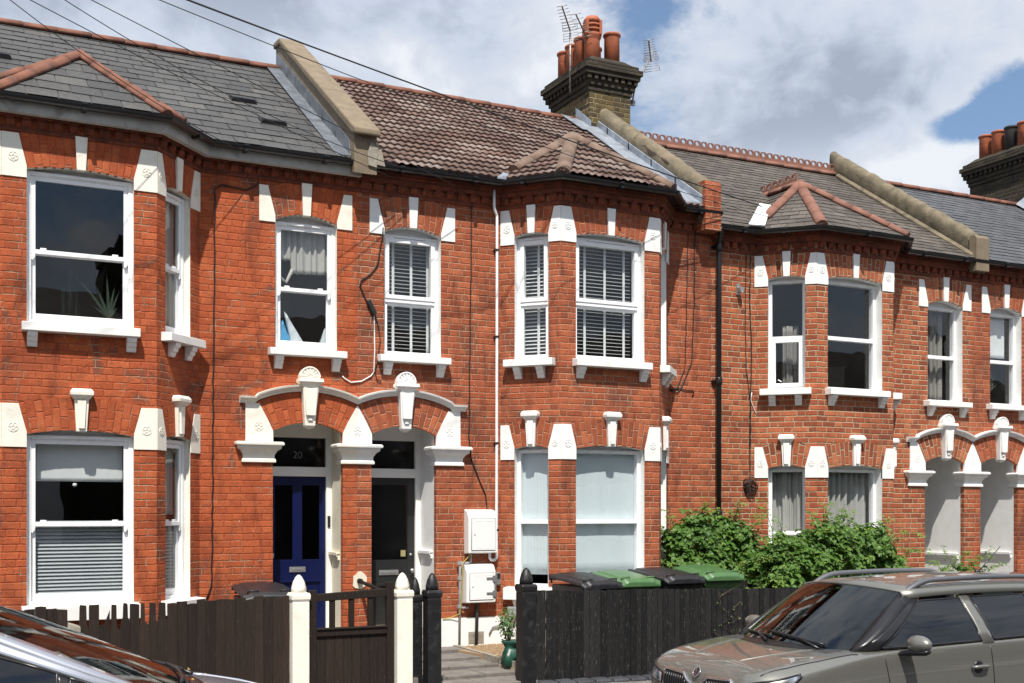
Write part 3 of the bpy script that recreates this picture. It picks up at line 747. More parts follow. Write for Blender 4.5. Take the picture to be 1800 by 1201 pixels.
    ridge_run(mb, P+up, Pb+up, hr, .34, .05)
    if opts.get('crest'): crest(mb, P+V(0, .05, .075), P+(Pb-P)*.95+V(0, 0, .075))
    mb.build('hip_tile', opts.get('hipm', rid), br)
    return h, dict(main=main, cl=cl, fr=fr, cr=cr, door=door, wo=wo, fu=fu, fl=fl, cuL=cuL, clL=clL, cuR=cuR, clR=clR, wall=wall, roof=roof, gutter=g)

def crest(mb, a, b):
    a = Vector(a); b = Vector(b); d = (b-a); L = d.length; d /= L; n = int(L/.14); x = Vector((-d.y, d.x, 0)).normalized()
    def P_(c, u, z, t): return c + d*u + Vector((0, 0, z)) + x*t
    for i in range(n):
        c = a+d*((i+.5)*L/n)
        w = .068; h8 = [(math.cos(math.pi*2*k/16), math.sin(math.pi*2*k/16)) for k in range(16)]
        out = [(w*max(-.92, min(.92, 1.15*x)), .06+.066*max(-.9, min(.92, 1.1*z))) for x, z in h8]
        inn = [(.038*x, .070+.036*z) for x, z in h8]
        mb.rings([[P_(c, u, z, .010) for u, z in inn], [P_(c, u, z, .010) for u, z in out], [P_(c, u, z, -.010) for u, z in out], [P_(c, u, z, -.010) for u, z in inn], [P_(c, u, z, .010) for u, z in inn]], True, False, False)
    mb.hexa([P_(a, 0, -.06, .02), P_(a, L, -.06, .02), P_(a, L, -.06, -.02), P_(a, 0, -.06, -.02)], [P_(a, 0, .025, .018), P_(a, L, .025, .018), P_(a, L, .025, -.018), P_(a, 0, .025, -.018)])

A, dA = house('A', "terraced house with painted orange-red brick, cream stone trim and a blue front door", -5.2, 0, 0, -1, 0., (-3.95, -2.44), (-4.52, -1.87), 'brick_painted', 'paint_cream',
    dict(over='sash', fu='sash', fl='sash', cu='sash', cl='sash', d=.07), ('slate', 'slate_grey', .235, .31), (-1.0, -.255),
    dict(fo=(-3.72, -2.675), fascia='fascia_grey', ridge='ridge_tile', apex=(-3.11, .35, 6.69), rb=.16, sillpaint='wood_white', hipr=.075))
B_, dB = house('B', "terraced house with a ribbed brown tile roof and a dark grey front door", 0, 5.2, 0, 1, 0., (2.46, 3.93), (1.92, 4.48), 'brick_red', 'paint_white',
    dict(over='casement', fu='casement', fl='fixed', cu='casement', cl='fixed', d=.10), ('tile', 'tile_brown', .205, .105), (.345, 1.09),
    dict(fo=(2.68, 3.70), ridge='ridge_tile', hipm='ridge_conc', apex=(3.2, .42, 6.69), ra=.13, rb=.28, hipr=.10))
C_, dC = house('C', "terraced house with pale mortar joints and a pierced terracotta crest along its roof ridge", 5.2, 10.3, 10.3, -1, -.18, (6.58, 8.02), (5.96, 8.56), 'brick_pointed', 'paint_white',
    dict(over='fixed', fu='fixed', fl='fixed', cu='lowcase', cl='fixed', d=.13), ('slate', 'slate_old', .155, .24), (9.33, 10.08),
    dict(fo=(6.78, 7.80), ridge='ridge_pink', crest=True, apex=(7.25, .55, 6.60), rb=.15, hipr=.085))
D_, dD = house('D', "terraced house with a plain blue-grey slate roof, only its near door side in view", 10.3, 15.5, 10.3, 1, -.18, (12.76, 14.23), (12.22, 14.78), 'brick_red', 'paint_white',
    dict(over='fixed', fu='fixed', fl='fixed', cu='fixed', cl='fixed', d=.12), ('slate', 'slate_blue', .17, .34), (10.70, 11.42),
    dict(fo=(12.98, 14.0), ridge='ridge_tile', apex=(13.5, .42, 6.51), ra=.15, rb=.3))

# ---- porches: a pier shared by two doors, painted caps, hood moulding
MAIN = Panel((0, 0), (1, 0))
def porch(h, xp, s, dz, paint, plaster, doorm, depth, blue):
    X = lambda u: xp+s*u
    def bx(mb, u0, u1, y0, y1, z0, z1): mb.box(min(X(u0), X(u1)), max(X(u0), X(u1)), y0, y1, z0, z1)
    zt = 2.9+dz
    mb = MB(); zb = -.7                                  # plastered sides, ceiling
    bx(mb, .14, .18, .07, depth, zb, zt); bx(mb, 1.03, 1.07, .07, depth, zb, zt); bx(mb, .18, 1.03, .06, depth, zt-.12, zt)
    bx(mb, .18, 1.03, depth+.06, depth+.09, zb, zt)
    mb.build('porch_lining', plaster, h)
    mb = MB(); bx(mb, .0, .185, -.0, .07, zb, 2.5+dz) if False else None
    for a, b in ((.16, .181), (1.029, 1.05)):            # brick returns
        bx(mb, a, b, .001, .075, zb, 2.57+dz)
    mb.build('porch_return', 'brick_painted' if h is A else ('brick_pointed' if h is C_ else 'brick_red'), h)
    mb = MB()
    for a, b in ((.18, .205), (1.005, 1.03)):
        for z, o in ((1.05, .0), (1.085, .012), (1.105, .02)): bx(mb, a-(o if a > .5 else 0), b+(o if a < .5 else 0), .12, depth-.02, z+dz, z+dz+.035)
    mb.build('dado_rail', plaster, h)
    mb = MB(); bx(mb, .18, 1.03, -.12, depth+.06, zb, .10+dz); bx(mb, .18, 1.03, .12, depth+.06, .10+dz, .20+dz)
    mb.build('doorstep', 'stone_bare', h, bevel=.01)
    # door frame, transom light
    y = depth; f0, f1 = .18, 1.03; w = .07; zd = 2.06+dz; zf = 2.175+dz; zq = 2.53+dz
    mb = MB(); bx(mb, f0, f0+w, y-.03, y+.06, .2+dz, zt); bx(mb, f1-w, f1, y-.03, y+.06, .2+dz, zt)
    bx(mb, f0+w, f1-w, y-.035, y+.06, zd, zf); bx(mb, f0+w, f1-w, y-.028, y+.06, zq, zt)
    fr = mb.build('door_frame', 'wood_white', h, bevel=.004)
    mb = MB(); bx(mb, f0+w, f1-w, y+.02, y+.03, zf, zq); mb.build('fanlight', 'glass_obscure', fr)
    # the door leaf
    a, b = f0+w+.004, f1-w-.004; z0 = .205+dz; dm = doorm
    mb = MB(); gl = []
    wd = b-a
    if blue:
        pan_ = [(a+.075, a+wd/2-.06), (a+wd/2+.06, b-.075)]; zg0, zg1 = 1.05+dz, zd-.11
        bx(mb, a, b, y+.012, y+.045, z0, zd-.004)
        bx(mb, a, a+.075, y, y+.012, z0, zd-.004); bx(mb, b-.075, b, y, y+.012, z0, zd-.004); bx(mb, pan_[0][1], pan_[1][0], y, y+.012, z0+.2, zd-.004)
        for zz, hh in ((z0, .2), (.80+dz, zg0-.80-dz), (zg1, zd-.004-zg1)): bx(mb, a+.075, pan_[0][1], y+.0005, y+.0125, zz, zz+hh); bx(mb, pan_[1][0], b-.075, y+.0005, y+.0125, zz, zz+hh)
        bx(mb, a+.06, b-.06, y-.012, y+.001, .775+dz, .80+dz)
        gl = [(p, q, zg0, zg1) for p, q in pan_]
    else:
        bx(mb, a, b, y+.012, y+.045, z0, zd-.004); zg0, zg1 = 1.02+dz, zd-.09
        bx(mb, a, a+.075, y, y+.012, z0, zd-.004); bx(mb, b-.095, b, y, y+.012, z0, zd-.004)
        for zz, hh in ((z0, .2), (.70+dz, .32), (zg1, zd-.004-zg1)): bx(mb, a+.075, b-.095, y+.0005, y+.0125, zz, zz+hh)
        bx(mb, a+wd/2-.05, a+wd/2+.05, y, y+.012, z0+.2, .70+dz); bx(mb, a+.06, b-.08, y-.02, y+.001, .69+dz, .72+dz)
        gl = [(a+.075, b-.095, zg0, zg1)]
    d = mb.build('front_door', dm, h, bevel=.003)
    for p, q, c, e in gl:
        mb = MB(); bx(mb, p, q, y+.006, y+.0115, c, e); mb.build('door_pane', 'glass_obscure', d)
    mb = MB(); c = a+wd*.5; zl = .93+dz if blue else .86+dz; ww = .10 if blue else .13
    bx(mb, c-ww, c+ww, y-.012, y+.001, zl-.032, zl+.032); bx(mb, c-ww+.025, c+ww-.025, y-.016, y-.011, zl-.014, zl+.014)
    mb.build('letterbox', 'metal_grey', d, bevel=.003)
    if not blue:
        mb = MB(); mb.lathe((X(b-.05), y, .88+dz), [(.012, 0), (.012, .03), (.026, .04), (.03, .055), (.022, .072), (.0, .076)], 14, (0, -1, 0)); mb.build('door_knob', 'metal_grey', d)
        mb = MB(); mb.lathe((X(b-.05), y, 1.08+dz), [(.02, 0), (.02, .008), (0, .01)], 14, (0, -1, 0)); mb.build('door_lock', 'metal_grey', d)
        mb = MB(); bx(mb, b-.185, b-.12, y+.003, y+.0065, 1.06+dz, 1.14+dz); mb.build('door_sticker', 'yellow_sticker', d)
    # caps
    def loft(mb, u0, u1, rows, back):
        rg = []
        for o, z, ob in rows: rg.append([(X(u0-(ob if u0 > .5 else 0)-0*o), back, z+dz)]) if False else rg.append([(X(u0-o*(1 if u0 > .0 else 0)), back, z+dz), (X(u0-o*(1 if u0 > .0 else 0)), -o-.004, z+dz), (X(u1+o), -o-.004, z+dz), (X(u1+o), back, z+dz)])
        mb.rings(rg, True, True, False)
    rows = [(.012, 2.20, 0), (.026, 2.205, 0), (.026, 2.235, 0), (.012, 2.25, 0), (.014, 2.29, 0), (.04, 2.335, 0), (.075, 2.36, 0), (.08, 2.375, 0), (.082, 2.395, 0), (.105, 2.40, 0), (.108, 2.425, 0), (.09, 2.44, 0)]
    for u0, u1 in ((0.0, .185), (1.025, 1.37)):
        mb = MB(); loft(mb, u0, u1, rows, .16); mb.build('impost', paint, h, bevel=.003)
    # spandrel stones and hood
    mb = MB(MAIN)
    mb.prism([(X(q), z+dz) for q, z in ((0., 2.42), (.182, 2.42), (.182, 2.57), (.12, 2.70), (.005, 2.90), (0, 2.90))], -.02, .014)
    if s > 0: rosette(mb, X(.0), 2.60+dz, .014, .054)
    mb.build('spandrel_stone', paint, h); mb = MB(MAIN)
    mb.prism([(X(q), z+dz) for q, z in ((1.028, 2.42), (1.35, 2.42), (1.35, 2.885), (1.19, 2.885), (1.09, 2.70), (1.028, 2.57))], -.02, .014)
    rosette(mb, X(1.20), 2.62+dz, .014, .054)
    mb.build('spandrel_stone', paint, h)
    hd = []
    op = (.18, 1.03, 0, 2.57, .11); f = arc_top(op)
    N = 22
    for i in range(N+1):
        t = -1+2*i/N; hd.append((.605+t*(.425+.18), 2.57+.35+(f(.605+t*.425)-2.57)*1.15))
    hd = [(max(0, u), z) for u, z in hd] + [(1.24, 2.885), (1.42, 2.885)]
    pr = [(0, .0), (.02, .0), (.026, .022), (.05, .03), (.056, .048), (.082, .054), (.088, .075), (.0, .082)]
    rg = []
    for u, z in hd: rg.append([(X(u), n, z+dz+q) for n, q in pr])
    mb = MB(MAIN); mb.rings(rg, True, True, False); mb.build('hood_moulding', paint, h)
    # fan-topped keystone
    mb = MB(MAIN); c = .605
    def hx(z0, z1, w0, w1, n0, n1): mb.hexa([(X(c-w0), -.02, z0+dz), (X(c+w0), -.02, z0+dz), (X(c+w0), n0, z0+dz), (X(c-w0), n0, z0+dz)], [(X(c-w1), -.02, z1+dz), (X(c+w1), -.02, z1+dz), (X(c+w1), n1, z1+dz), (X(c-w1), n1, z1+dz)])
    hx(2.645, 3.10, .062, .095, .075, .11); hx(2.615, 2.645, .045, .064, .05, .08); hx(2.60, 2.615, .016, .02, .03, .04)
    mb.prism([(X(c-.03), 2.70+dz), (X(c+.03), 2.70+dz), (X(c), 2.735+dz)], .06, .095)
    mb.prism([(X(c-.055), 2.76+dz), (X(c+.055), 2.76+dz), (X(c+.08), 3.09+dz), (X(c), 3.05+dz), (X(c-.08), 3.09+dz)], .08, .118)
    hx(3.10, 3.15, .10, .145, .11, .15); hx(3.15, 3.19, .148, .14, .152, .145)
    sh = [(X(c+.125*math.cos(math.pi*k/16)), 3.19+dz+.125*math.sin(math.pi*k/16)+.02) for k in range(17)]; sh = [(X(c+.125), 3.185+dz)]+sh+[(X(c-.125), 3.185+dz)]
    mb.prism(sh, -.01, .075)
    rim = [[(X(c+r*math.cos(math.pi*k/16)), n, 3.21+dz+r*math.sin(math.pi*k/16)) for k in range(17)] for r, n in ((.126, .07), (.126, .092), (.108, .092), (.106, .072))]
    mb.rings(rim, False, False, False)
    for k in range(7):
        a_ = math.pi*(k+.5)/7; q = [(X(c+r*math.cos(a_+da)), 3.215+dz+r*math.sin(a_+da)) for r, da in ((.03, -.2), (.098, -.16), (.104, 0), (.098, .16), (.03, .2))]
        mb.prism(q, .07, .086)
    mb.build('shell_keystone', paint, h, bevel=.003)
porch(A, 0, -1, 0, 'paint_cream', 'plaster_cream', 'door_blue', .46, True)
porch(B_, 0, 1, 0, 'paint_white', 'plaster_white', 'door_grey', .55, False)
porch(C_, 10.3, -1, -.18, 'paint_white', 'plaster_white', 'door_grey', 1.15, False)
porch(D_, 10.3, 1, -.18, 'paint_white', 'plaster_white', 'door_grey', 1.15, False)
# number on the transom light of the blue door
cu = bpy.data.curves.new('house_number', 'FONT'); cu.body = "20"; cu.size = .12; cu.extrude = .002; cu.align_x = 'CENTER'
tmp = bpy.data.objects.new('house_number', cu); COL.objects.link(tmp); bpy.context.view_layer.update()
nme = bpy.data.meshes.new_from_object(tmp.evaluated_get(bpy.context.evaluated_depsgraph_get())); bpy.data.objects.remove(tmp)
nb = bpy.data.objects.new('house_number', nme); COL.objects.link(nb); nb.location = (-.60, .462, 2.28); nb.rotation_euler = (R(90), 0, 0)
nme.materials.clear(); nme.materials.append(MAT['pipe_dim'])
nb.parent = [o for o in COL.objects if o.name.startswith('door_frame') and o.parent is A][0]; nb.matrix_parent_inverse = Matrix.Identity(4)

# ---- insides: dark rooms behind the glass
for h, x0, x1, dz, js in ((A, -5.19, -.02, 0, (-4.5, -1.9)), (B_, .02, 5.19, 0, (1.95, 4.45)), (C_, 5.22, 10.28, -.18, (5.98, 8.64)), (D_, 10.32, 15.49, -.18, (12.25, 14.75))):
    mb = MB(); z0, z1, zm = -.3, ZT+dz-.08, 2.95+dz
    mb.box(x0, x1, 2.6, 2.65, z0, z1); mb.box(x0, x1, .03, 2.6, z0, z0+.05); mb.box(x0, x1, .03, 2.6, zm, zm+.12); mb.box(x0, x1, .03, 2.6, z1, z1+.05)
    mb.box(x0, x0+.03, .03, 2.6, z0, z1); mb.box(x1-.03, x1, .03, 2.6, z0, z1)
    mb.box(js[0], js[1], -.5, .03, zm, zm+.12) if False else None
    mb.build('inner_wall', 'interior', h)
# end walls and backs
mb = MB(); mb.face([(-5.2, 0, -.7), (-5.2, 6.24, -.7), (-5.2, 6.24, ZT), (-5.2, RY, RZ-.02), (-5.2, 0, ZT)]); mb.box(-5.2, 0, 6.2, 6.24, -.7, ZT); mb.build('gable_wall', 'brick_painted', A)
for h, a, b, bm_, dz in ((B_, 0, 5.2, 'brick_red', 0), (C_, 5.2, 10.3, 'brick_pointed', -.18), (D_, 10.3, 15.5, 'brick_red', -.18)):
    mb = MB(); mb.box(a+.002, b, 6.2, 6.24, -.7, ZT+dz)
    if h is D_: mb.face([(15.5, 0, -.7), (15.5, 6.24, -.7), (15.5, 6.24, ZT+dz), (15.5, RY, RZ+dz-.02), (15.5, 0, ZT+dz)])
    mb.build('back_wall', bm_, h)

# ---- party parapets
def yz_prism(mb, prof, x0, x1): mb.hexa([(x0, y, z) for y, z in prof], [(x1, y, z) for y, z in prof])
def rz(y, dz=0): return ZT+.03+dz+(y+.235)*SL
mb = MB(); yz_prism(mb, [(-.30, 5.62), (-.30, 6.08), (-.24, 6.10), (RY, rz(RY)+.37), (RY+.15, rz(RY)+.37), (RY+.15, 7.0), (.2, 5.75)], -.14, .14)
pw = mb.build('parapet_wall', 'coping_buff', A)
mb = MB(); t = .10
prof = [(-.40, 6.05), (-.40, 6.12), (RY-.1, rz(RY-.1)+.47), (RY+.2, rz(RY)+.43), (RY+.2, rz(RY)+.34), (RY-.1, rz(RY-.1)+.38), (-.30, 6.07)]
yz_prism(mb, prof, -.17, .16); mb.build('coping', 'coping_buff', pw, bevel=.02)
mb = MB()
for k in range(6):                                         # stepped lead soakers on the slate side
    a, b = -.2+k*.54, -.2+(k+1)*.54+.04
    mb.hexa([(-.147, a, rz(a)+.01), (-.147, b, rz(b)+.01), (-.147, b, rz(b)+.20), (-.147, a+.06, rz(a)+.24)], [(-.155, a, rz(a)+.01), (-.155, b, rz(b)+.01), (-.155, b, rz(b)+.20), (-.155, a+.06, rz(a)+.24)])
    mb.hexa([(-.147, a, rz(a)+.022), (-.147, b, rz(b)+.022), (-.147, b, rz(b)+.03), (-.147, a, rz(a)+.032)], [(-.33, a, rz(a)+.014), (-.33, b, rz(b)+.014), (-.33, b, rz(b)+.022), (-.33, a, rz(a)+.024)])
mb.build('flashing', 'lead_dark', pw)
mb = MB(MAIN); mb.prism([(.03, 5.72), (.13, 5.70), (.15, 5.95), (.06, 6.0), (.02, 5.85)], .30, .325); mb.prism([(.14, 5.74), (.24, 5.73), (.2, 5.9), (.145, 6.0)], .30, .315); mb.build('loose_render', 'stone_bare', pw)
def round_parapet(h, xc, w, y0, z0, dz, top, mat, flashx=None, endm=None, base=None):
    """old cement-rendered parapet with a rounded top"""
    mb = MB(); N = 26; rr = random.Random(int(xc*10)); rg = []
    for i in range(N+1):
        y = y0+(RY+.1-y0)*i/N; zt_ = rz(y, dz)+top+rr.uniform(-.02, .02); zb_ = rz(y, dz)-.25; k = rr.uniform(-.012, .012)
        rg.append([(xc-w/2+k*.3, y, zb_), (xc-w/2+k, y, zt_-.13), (xc-w*.47+k, y, zt_-.06), (xc-w*.28, y, zt_-.005), (xc, y, zt_+.02), (xc+w*.28, y, zt_-.005), (xc+w*.47+k, y, zt_-.06), (xc+w/2+k, y, zt_-.13), (xc+w/2, y, zb_)])
    mb.rings(rg, True, True, True)
    return mb.build('parapet_wall', mat, h)
pB = round_parapet(B_, 5.04, .26, -.20, 0, 0, .36, 'render_aged')
mb = MB(); yz_prism(mb, [(-.27, 5.50), (-.27, 6.13), (-.24, 6.18), (-.05, 6.18), (-.05, 5.50)], 4.91, 5.17); mb.build('parapet_end', 'brick_red', pB)
mb = MB()
for k in range(5):
    a, b = -.2+k*.62, -.2+(k+1)*.62+.03
    mb.hexa([(4.905, a, rz(a)+.0), (4.905, b, rz(b)+.0), (4.905, b, rz(b)+.17), (4.905, a, rz(a)+.17)], [(4.895, a, rz(a)+.0), (4.895, b, rz(b)+.0), (4.895, b, rz(b)+.16), (4.895, a, rz(a)+.16)])
    mb.hexa([(4.905, a, rz(a)+.045), (4.905, b, rz(b)+.045), (4.905, b, rz(b)+.055), (4.905, a, rz(a)+.058)], [(4.60, a, rz(a)+.035), (4.60, b, rz(b)+.035), (4.60, b, rz(b)+.045), (4.60, a, rz(a)+.048)])
mb.hexa([(4.725, 2.52, rz(2.52)+.05), (4.735, 2.52, rz(2.52)+.05), (4.735, 3.0, rz(3.0)+.06), (4.725, 3.0, rz(3.0)+.06)], [(4.725, 2.52, rz(2.52)+.17), (4.735, 2.52, rz(2.52)+.17), (4.735, 3.0, rz(3.0)+.2), (4.725, 3.0, rz(3.0)+.2)]); mb.hexa([(4.50, 2.40, rz(2.4)+.045), (4.95, 2.40, rz(2.4)+.045), (4.95, 2.58, rz(2.58)+.055), (4.44, 2.98, rz(2.98)+.05)], [(4.50, 2.40, rz(2.4)+.055), (4.95, 2.40, rz(2.4)+.055), (4.95, 2.58, rz(2.58)+.07), (4.44, 2.98, rz(2.98)+.065)])
mb.build('flashing', 'lead', pB)
mb = MB(); rr = random.Random(3); N = 10; rg = []
for i in range(N+1):
    y = .55+1.0*i/N; z_ = rz(y)+.36; k = rr.uniform(-.03, .03)
    rg.append([(5.04-.125+k*.2, y, z_-.10+k), (5.04-.115, y, z_-.05), (5.04-.06, y, z_+.008), (5.04+.01+k, y, z_+.03), (5.04+.05+k, y, z_+.0)])
mb.rings(rg, True, True, True); mb.build('render_patch', 'coping_buff', pB)
pC = round_parapet(C_, 10.24, .25, -.18, 0, -.18, .36, 'render_aged')
mb = MB(); yz_prism(mb, [(-.26, 5.42), (-.26, 5.93), (-.22, 5.98), (-.12, 5.98), (-.12, 5.42)], 10.10, 10.38); mb.build('parapet_end', 'coping_buff', pC)
mb = MB()
for k in range(9):
    a, b = -.2+k*.34, -.2+(k+1)*.34
    mb.hexa([(10.11, a, rz(a, -.18)), (10.11, b, rz(b, -.18)), (10.11, b, rz(b, -.18)+.07), (10.11, a, rz(a, -.18)+.07)], [(10.05, a, rz(a, -.18)), (10.05, b, rz(b, -.18)), (10.05, b, rz(b, -.18)+.03), (10.05, a, rz(a, -.18)+.03)])
mb.build('mortar_fillet', 'render_aged', pC)
mb = MB(Panel((5.86, -.2), (6.3, .3))); mb.face([(0, .0, 5.60), (.10, .02, 5.60), (.36, .05, 5.97), (.20, .03, 6.02)]); mb.p = None
mb = MB(); mb.hexa([(5.62, -.29, 5.625), (5.90, -.30, 5.635), (6.46, .26, 6.12), (6.25, .26, 6.12)], [(5.62, -.30, 5.64), (5.90, -.31, 5.65), (6.46, .25, 6.135), (6.25, .25, 6.135)]); mb.build('valley_patch', 'lead_bright', C_)
mb = MB(); mb.hexa([(1.74, -.27, 5.79), (1.86, -.28, 5.79), (2.02, -.05, 5.93), (1.94, -.05, 5.93)], [(1.74, -.27, 5.81), (1.86, -.28, 5.81), (2.02, -.05, 5.955), (1.94, -.05, 5.955)]); mb.build('valley_patch', 'lead', B_)

# ---- chimneys
def chimney(roof, x0, x1, y0, y1, zb, zt, mat, pots, name='chimney'):
    mb = MB(); mb.box(x0, x1, y0, y1, zb, zt-.50)
    st = mb.build(name, mat, roof)
    mb = MB()
    def course(o, a, b): mb.box(x0-o, x1+o, y0-o, y1+o, a, b)
    course(.025, zt-.50, zt-.42); course(.05, zt-.42, zt-.34)
    n = int((x1-x0+.16)/.13); z = zt-.34
    for k in range(n+1):                                   # dentils
        for yy in (y0-.10, y1+.05): mb.box(x0-.08+k*(x1-x0+.10)/n, x0-.08+k*(x1-x0+.10)/n+.06, yy, yy+.06, z, z+.075)
    n2 = int((y1-y0+.16)/.13)
    for k in range(n2+1):
        for xx in (x0-.10, x1+.04): mb.box(xx, xx+.06, y0-.03+k*(y1-y0)/n2, y0-.03+k*(y1-y0)/n2+.06, z, z+.075)
    course(.05, z, z+.075); course(.12, z+.075, z+.15); course(.15, z+.15, z+.23); course(.10, z+.23, z+.30)
    mb.rings([[(x0-.07, y0-.07, zt-.04), (x1+.07, y0-.07, zt-.04), (x1+.07, y1+.07, zt-.04), (x0-.07, y1+.07, zt-.04)], [(x0+.08, y0+.08, zt+.08), (x1-.08, y0+.08, zt+.08), (x1-.08, y1-.08, zt+.08), (x0+.08, y1-.08, zt+.08)]], True, True, False)
    mb.build('chimney_cap', 'brick_soot', roof)
    for px, py, hh, kind, m in pots:
        mb = MB(); r = .128
        if kind == 'roll': pr = [(r*1.0, -.1), (r*.97, hh-.06), (r*.98, hh-.055), (r*1.12, hh-.04), (r*1.14, hh-.015), (r*1.06, hh), (r*.86, hh), (r*.84, hh-.2)]
        else: pr = [(r*1.05, -.1), (r*.95, hh*.46), (r*.97, hh*.48), (r*1.13, hh*.53), (r*1.20, hh*.57), (r*1.22, hh*.60), (r*.98, hh*.605), (r*.98, hh*.655), (r*1.22, hh*.66), (r*1.23, hh*.70), (r*.98, hh*.705), (r*.98, hh*.755), (r*1.22, hh*.76), (r*1.2, hh*.80), (r*.98, hh*.805), (r*.97, hh*.85), (r*1.16, hh*.855), (r*1.08, hh*.92), (r*.8, hh*.98), (r*.3, hh)]
        mb.lathe((px, py, zt+.04), pr, 24)
        if kind != 'roll':
            for k in range(4):
                a_ = math.pi/2*k+.5; c_, s_ = math.cos(a_), math.sin(a_); rr_ = r*1.2
                mb.box(px+c_*rr_-.022, px+c_*rr_+.022, py+s_*rr_-.022, py+s_*rr_+.022, zt+.04+hh*.57, zt+.04+hh*.87)
        mb.build('chimney_pot', m, roof)
chimney(dB['roof'], 4.74, 5.50, 2.58, 3.80, 7.3, 8.80, 'brick_stock',
    [(4.93, 2.82, .74, 'cowl', 'terracotta'), (4.93, 3.14, .50, 'roll', 'terracotta'), (4.93, 3.43, .48, 'roll', 'terracotta'), (4.93, 3.70, .46, 'roll', 'terracotta'), (5.30, 2.82, .52, 'roll', 'terracotta'), (5.30, 3.40, .50, 'roll', 'terracotta')])
chimney(dD['roof'], 15.02, 15.80, 2.58, 4.30, 7.1, 8.95, 'brick_soot',
    [(15.2, 4.05, .5, 'roll', 'terracotta'), (15.2, 3.72, .5, 'roll', 'terracotta'), (15.2, 3.40, .5, 'roll', 'pot_dark'), (15.2, 3.08, .5, 'roll', 'terracotta'), (15.2, 2.78, .5, 'roll', 'terracotta'), (15.6, 3.3, .5, 'roll', 'terracotta')])
mb = MB(); mb.hexa([(14.75, 2.5, rz(2.5, -.18)+.04), (15.03, 2.5, rz(2.5, -.18)+.04), (15.03, 4.3, RZ+.1), (14.75, 4.3, RZ-.5)], [(14.75, 2.5, rz(2.5, -.18)+.06), (15.03, 2.5, rz(2.5, -.18)+.3), (15.03, 4.3, RZ+.2), (14.75, 4.3, RZ-.4)]); 
mb = MB()
for k in range(5):
    a, b = -.2+k*.62, -.2+(k+1)*.62+.03; q = -.18
    mb.hexa([(15.02, a, rz(a, q)+.045), (15.02, b, rz(b, q)+.045), (15.02, b, rz(b, q)+.2), (15.02, a, rz(a, q)+.2)], [(14.76, a, rz(a, q)+.03), (14.76, b, rz(b, q)+.03), (14.80, b, rz(b, q)+.05), (14.80, a, rz(a, q)+.05)])
mb.build('flashing', 'lead', dD['roof'])
# roof vents on the grey slates
for x, y in ((-1.06, 1.30), (-.86, .62), (-3.9, 1.55)):
    mb = MB(); d = V(0, 1, SL).normalized(); n = V(0, -SL, 1).normalized(); o = V(x, y, rz(y))
    def q(a, b, c): return o+V(a, 0, 0)+d*b+n*c
    mb.hexa([q(-.17, -.08, -.02), q(.17, -.08, -.02), q(.17, .10, -.02), q(-.17, .10, -.02)], [q(-.15, -.07, .035), q(.15, -.07, .035), q(.16, .10, .012), q(-.16, .10, .012)])
    for k in range(6): mb.hexa([q(-.14, -.06+k*.025, .02), q(.14, -.06+k*.025, .02), q(.14, -.05+k*.025, .02), q(-.14, -.05+k*.025, .02)], [q(-.14, -.06+k*.025, .045-.004*k), q(.14, -.06+k*.025, .045-.004*k), q(.14, -.05+k*.025, .044-.004*k), q(-.14, -.05+k*.025, .044-.004*k)])
    mb.build('roof_vent', 'black_plastic', dA['roof'])
# plinths
mb = MB(MAIN); mb.box(1.03, 1.93, 0, .025, -.7, .30); mb.p = dB['cl']; mb.box(.02, dB['cl'].L, 0, .022, -.7, .29); mb.p = dB['fr']; mb.box(0, dB['fr'].L, 0, .022, -.7, .29); mb.p = None; mb.build('plinth', 'paint_white', B_)
mb = MB(MAIN)
for k in range(8):
    for j in range(4): mb.box(1.47+k*.024, 1.487+k*.024, .025, .032, -.02+j*.032, .004+j*.032)
mb.box(1.455, 1.67, .02, .028, -.035, .12); mb.build('air_brick', 'stone_bare', B_)
mb = MB(MAIN); pts = [(-.03+.095*math.cos(k*2*math.pi/14)*(.8+.35*rnd.random()), .80+.12*math.sin(k*2*math.pi/14)*(.75+.4*rnd.random())) for k in range(14)]
mb.prism([(u+.06, z) for u, z in pts], -.01, .012); mb.build('plaster_patch', 'plaster_cream', B_)

# ------------------------------------------------------------------ ground
def gz(x): return -.50-.02*(x+1)          # road level falls gently to the right
def sheet(name, xs, rows, mat, dz=0.):
    """rows: list of (y, height above road level)"""
    mb = MB()
    mb.rings([[(x, y, gz(x)+h+dz) for x in xs] for y, h in rows], False, False, False)
    return struct(mb.build(name, mat))
XS = [-60, -20, -8, -5, -2, 0, 2, 5, 8, 11, 16, 40, 80]
g = MB(); g.rings([[(x, y, gz(max(-30, min(40, x)))-.06) for x in (-900, -60, -30, 0, 40, 80, 900)] for y in (-900, -40, 40, 900)], False, False, False); struct(g.build('ground', 'soil'))
sheet('road', XS, [(-12.5, 0), (-8.4, .06), (-4.36, 0)], 'asphalt')
sheet('kerb', XS, [(-4.36, -.05), (-4.355, .10), (-4.23, .105)], 'stone_bare')
sheet('pavement', XS, [(-4.23, .105), (-2.2, .325)], 'slab_path')
sheet('far_kerb', XS, [(-12.63, .105), (-12.505, .10), (-12.5, -.05)], 'stone_bare')
sheet('far_pavement', XS, [(-15.2, .2), (-12.63, .105)], 'pavement_slab')
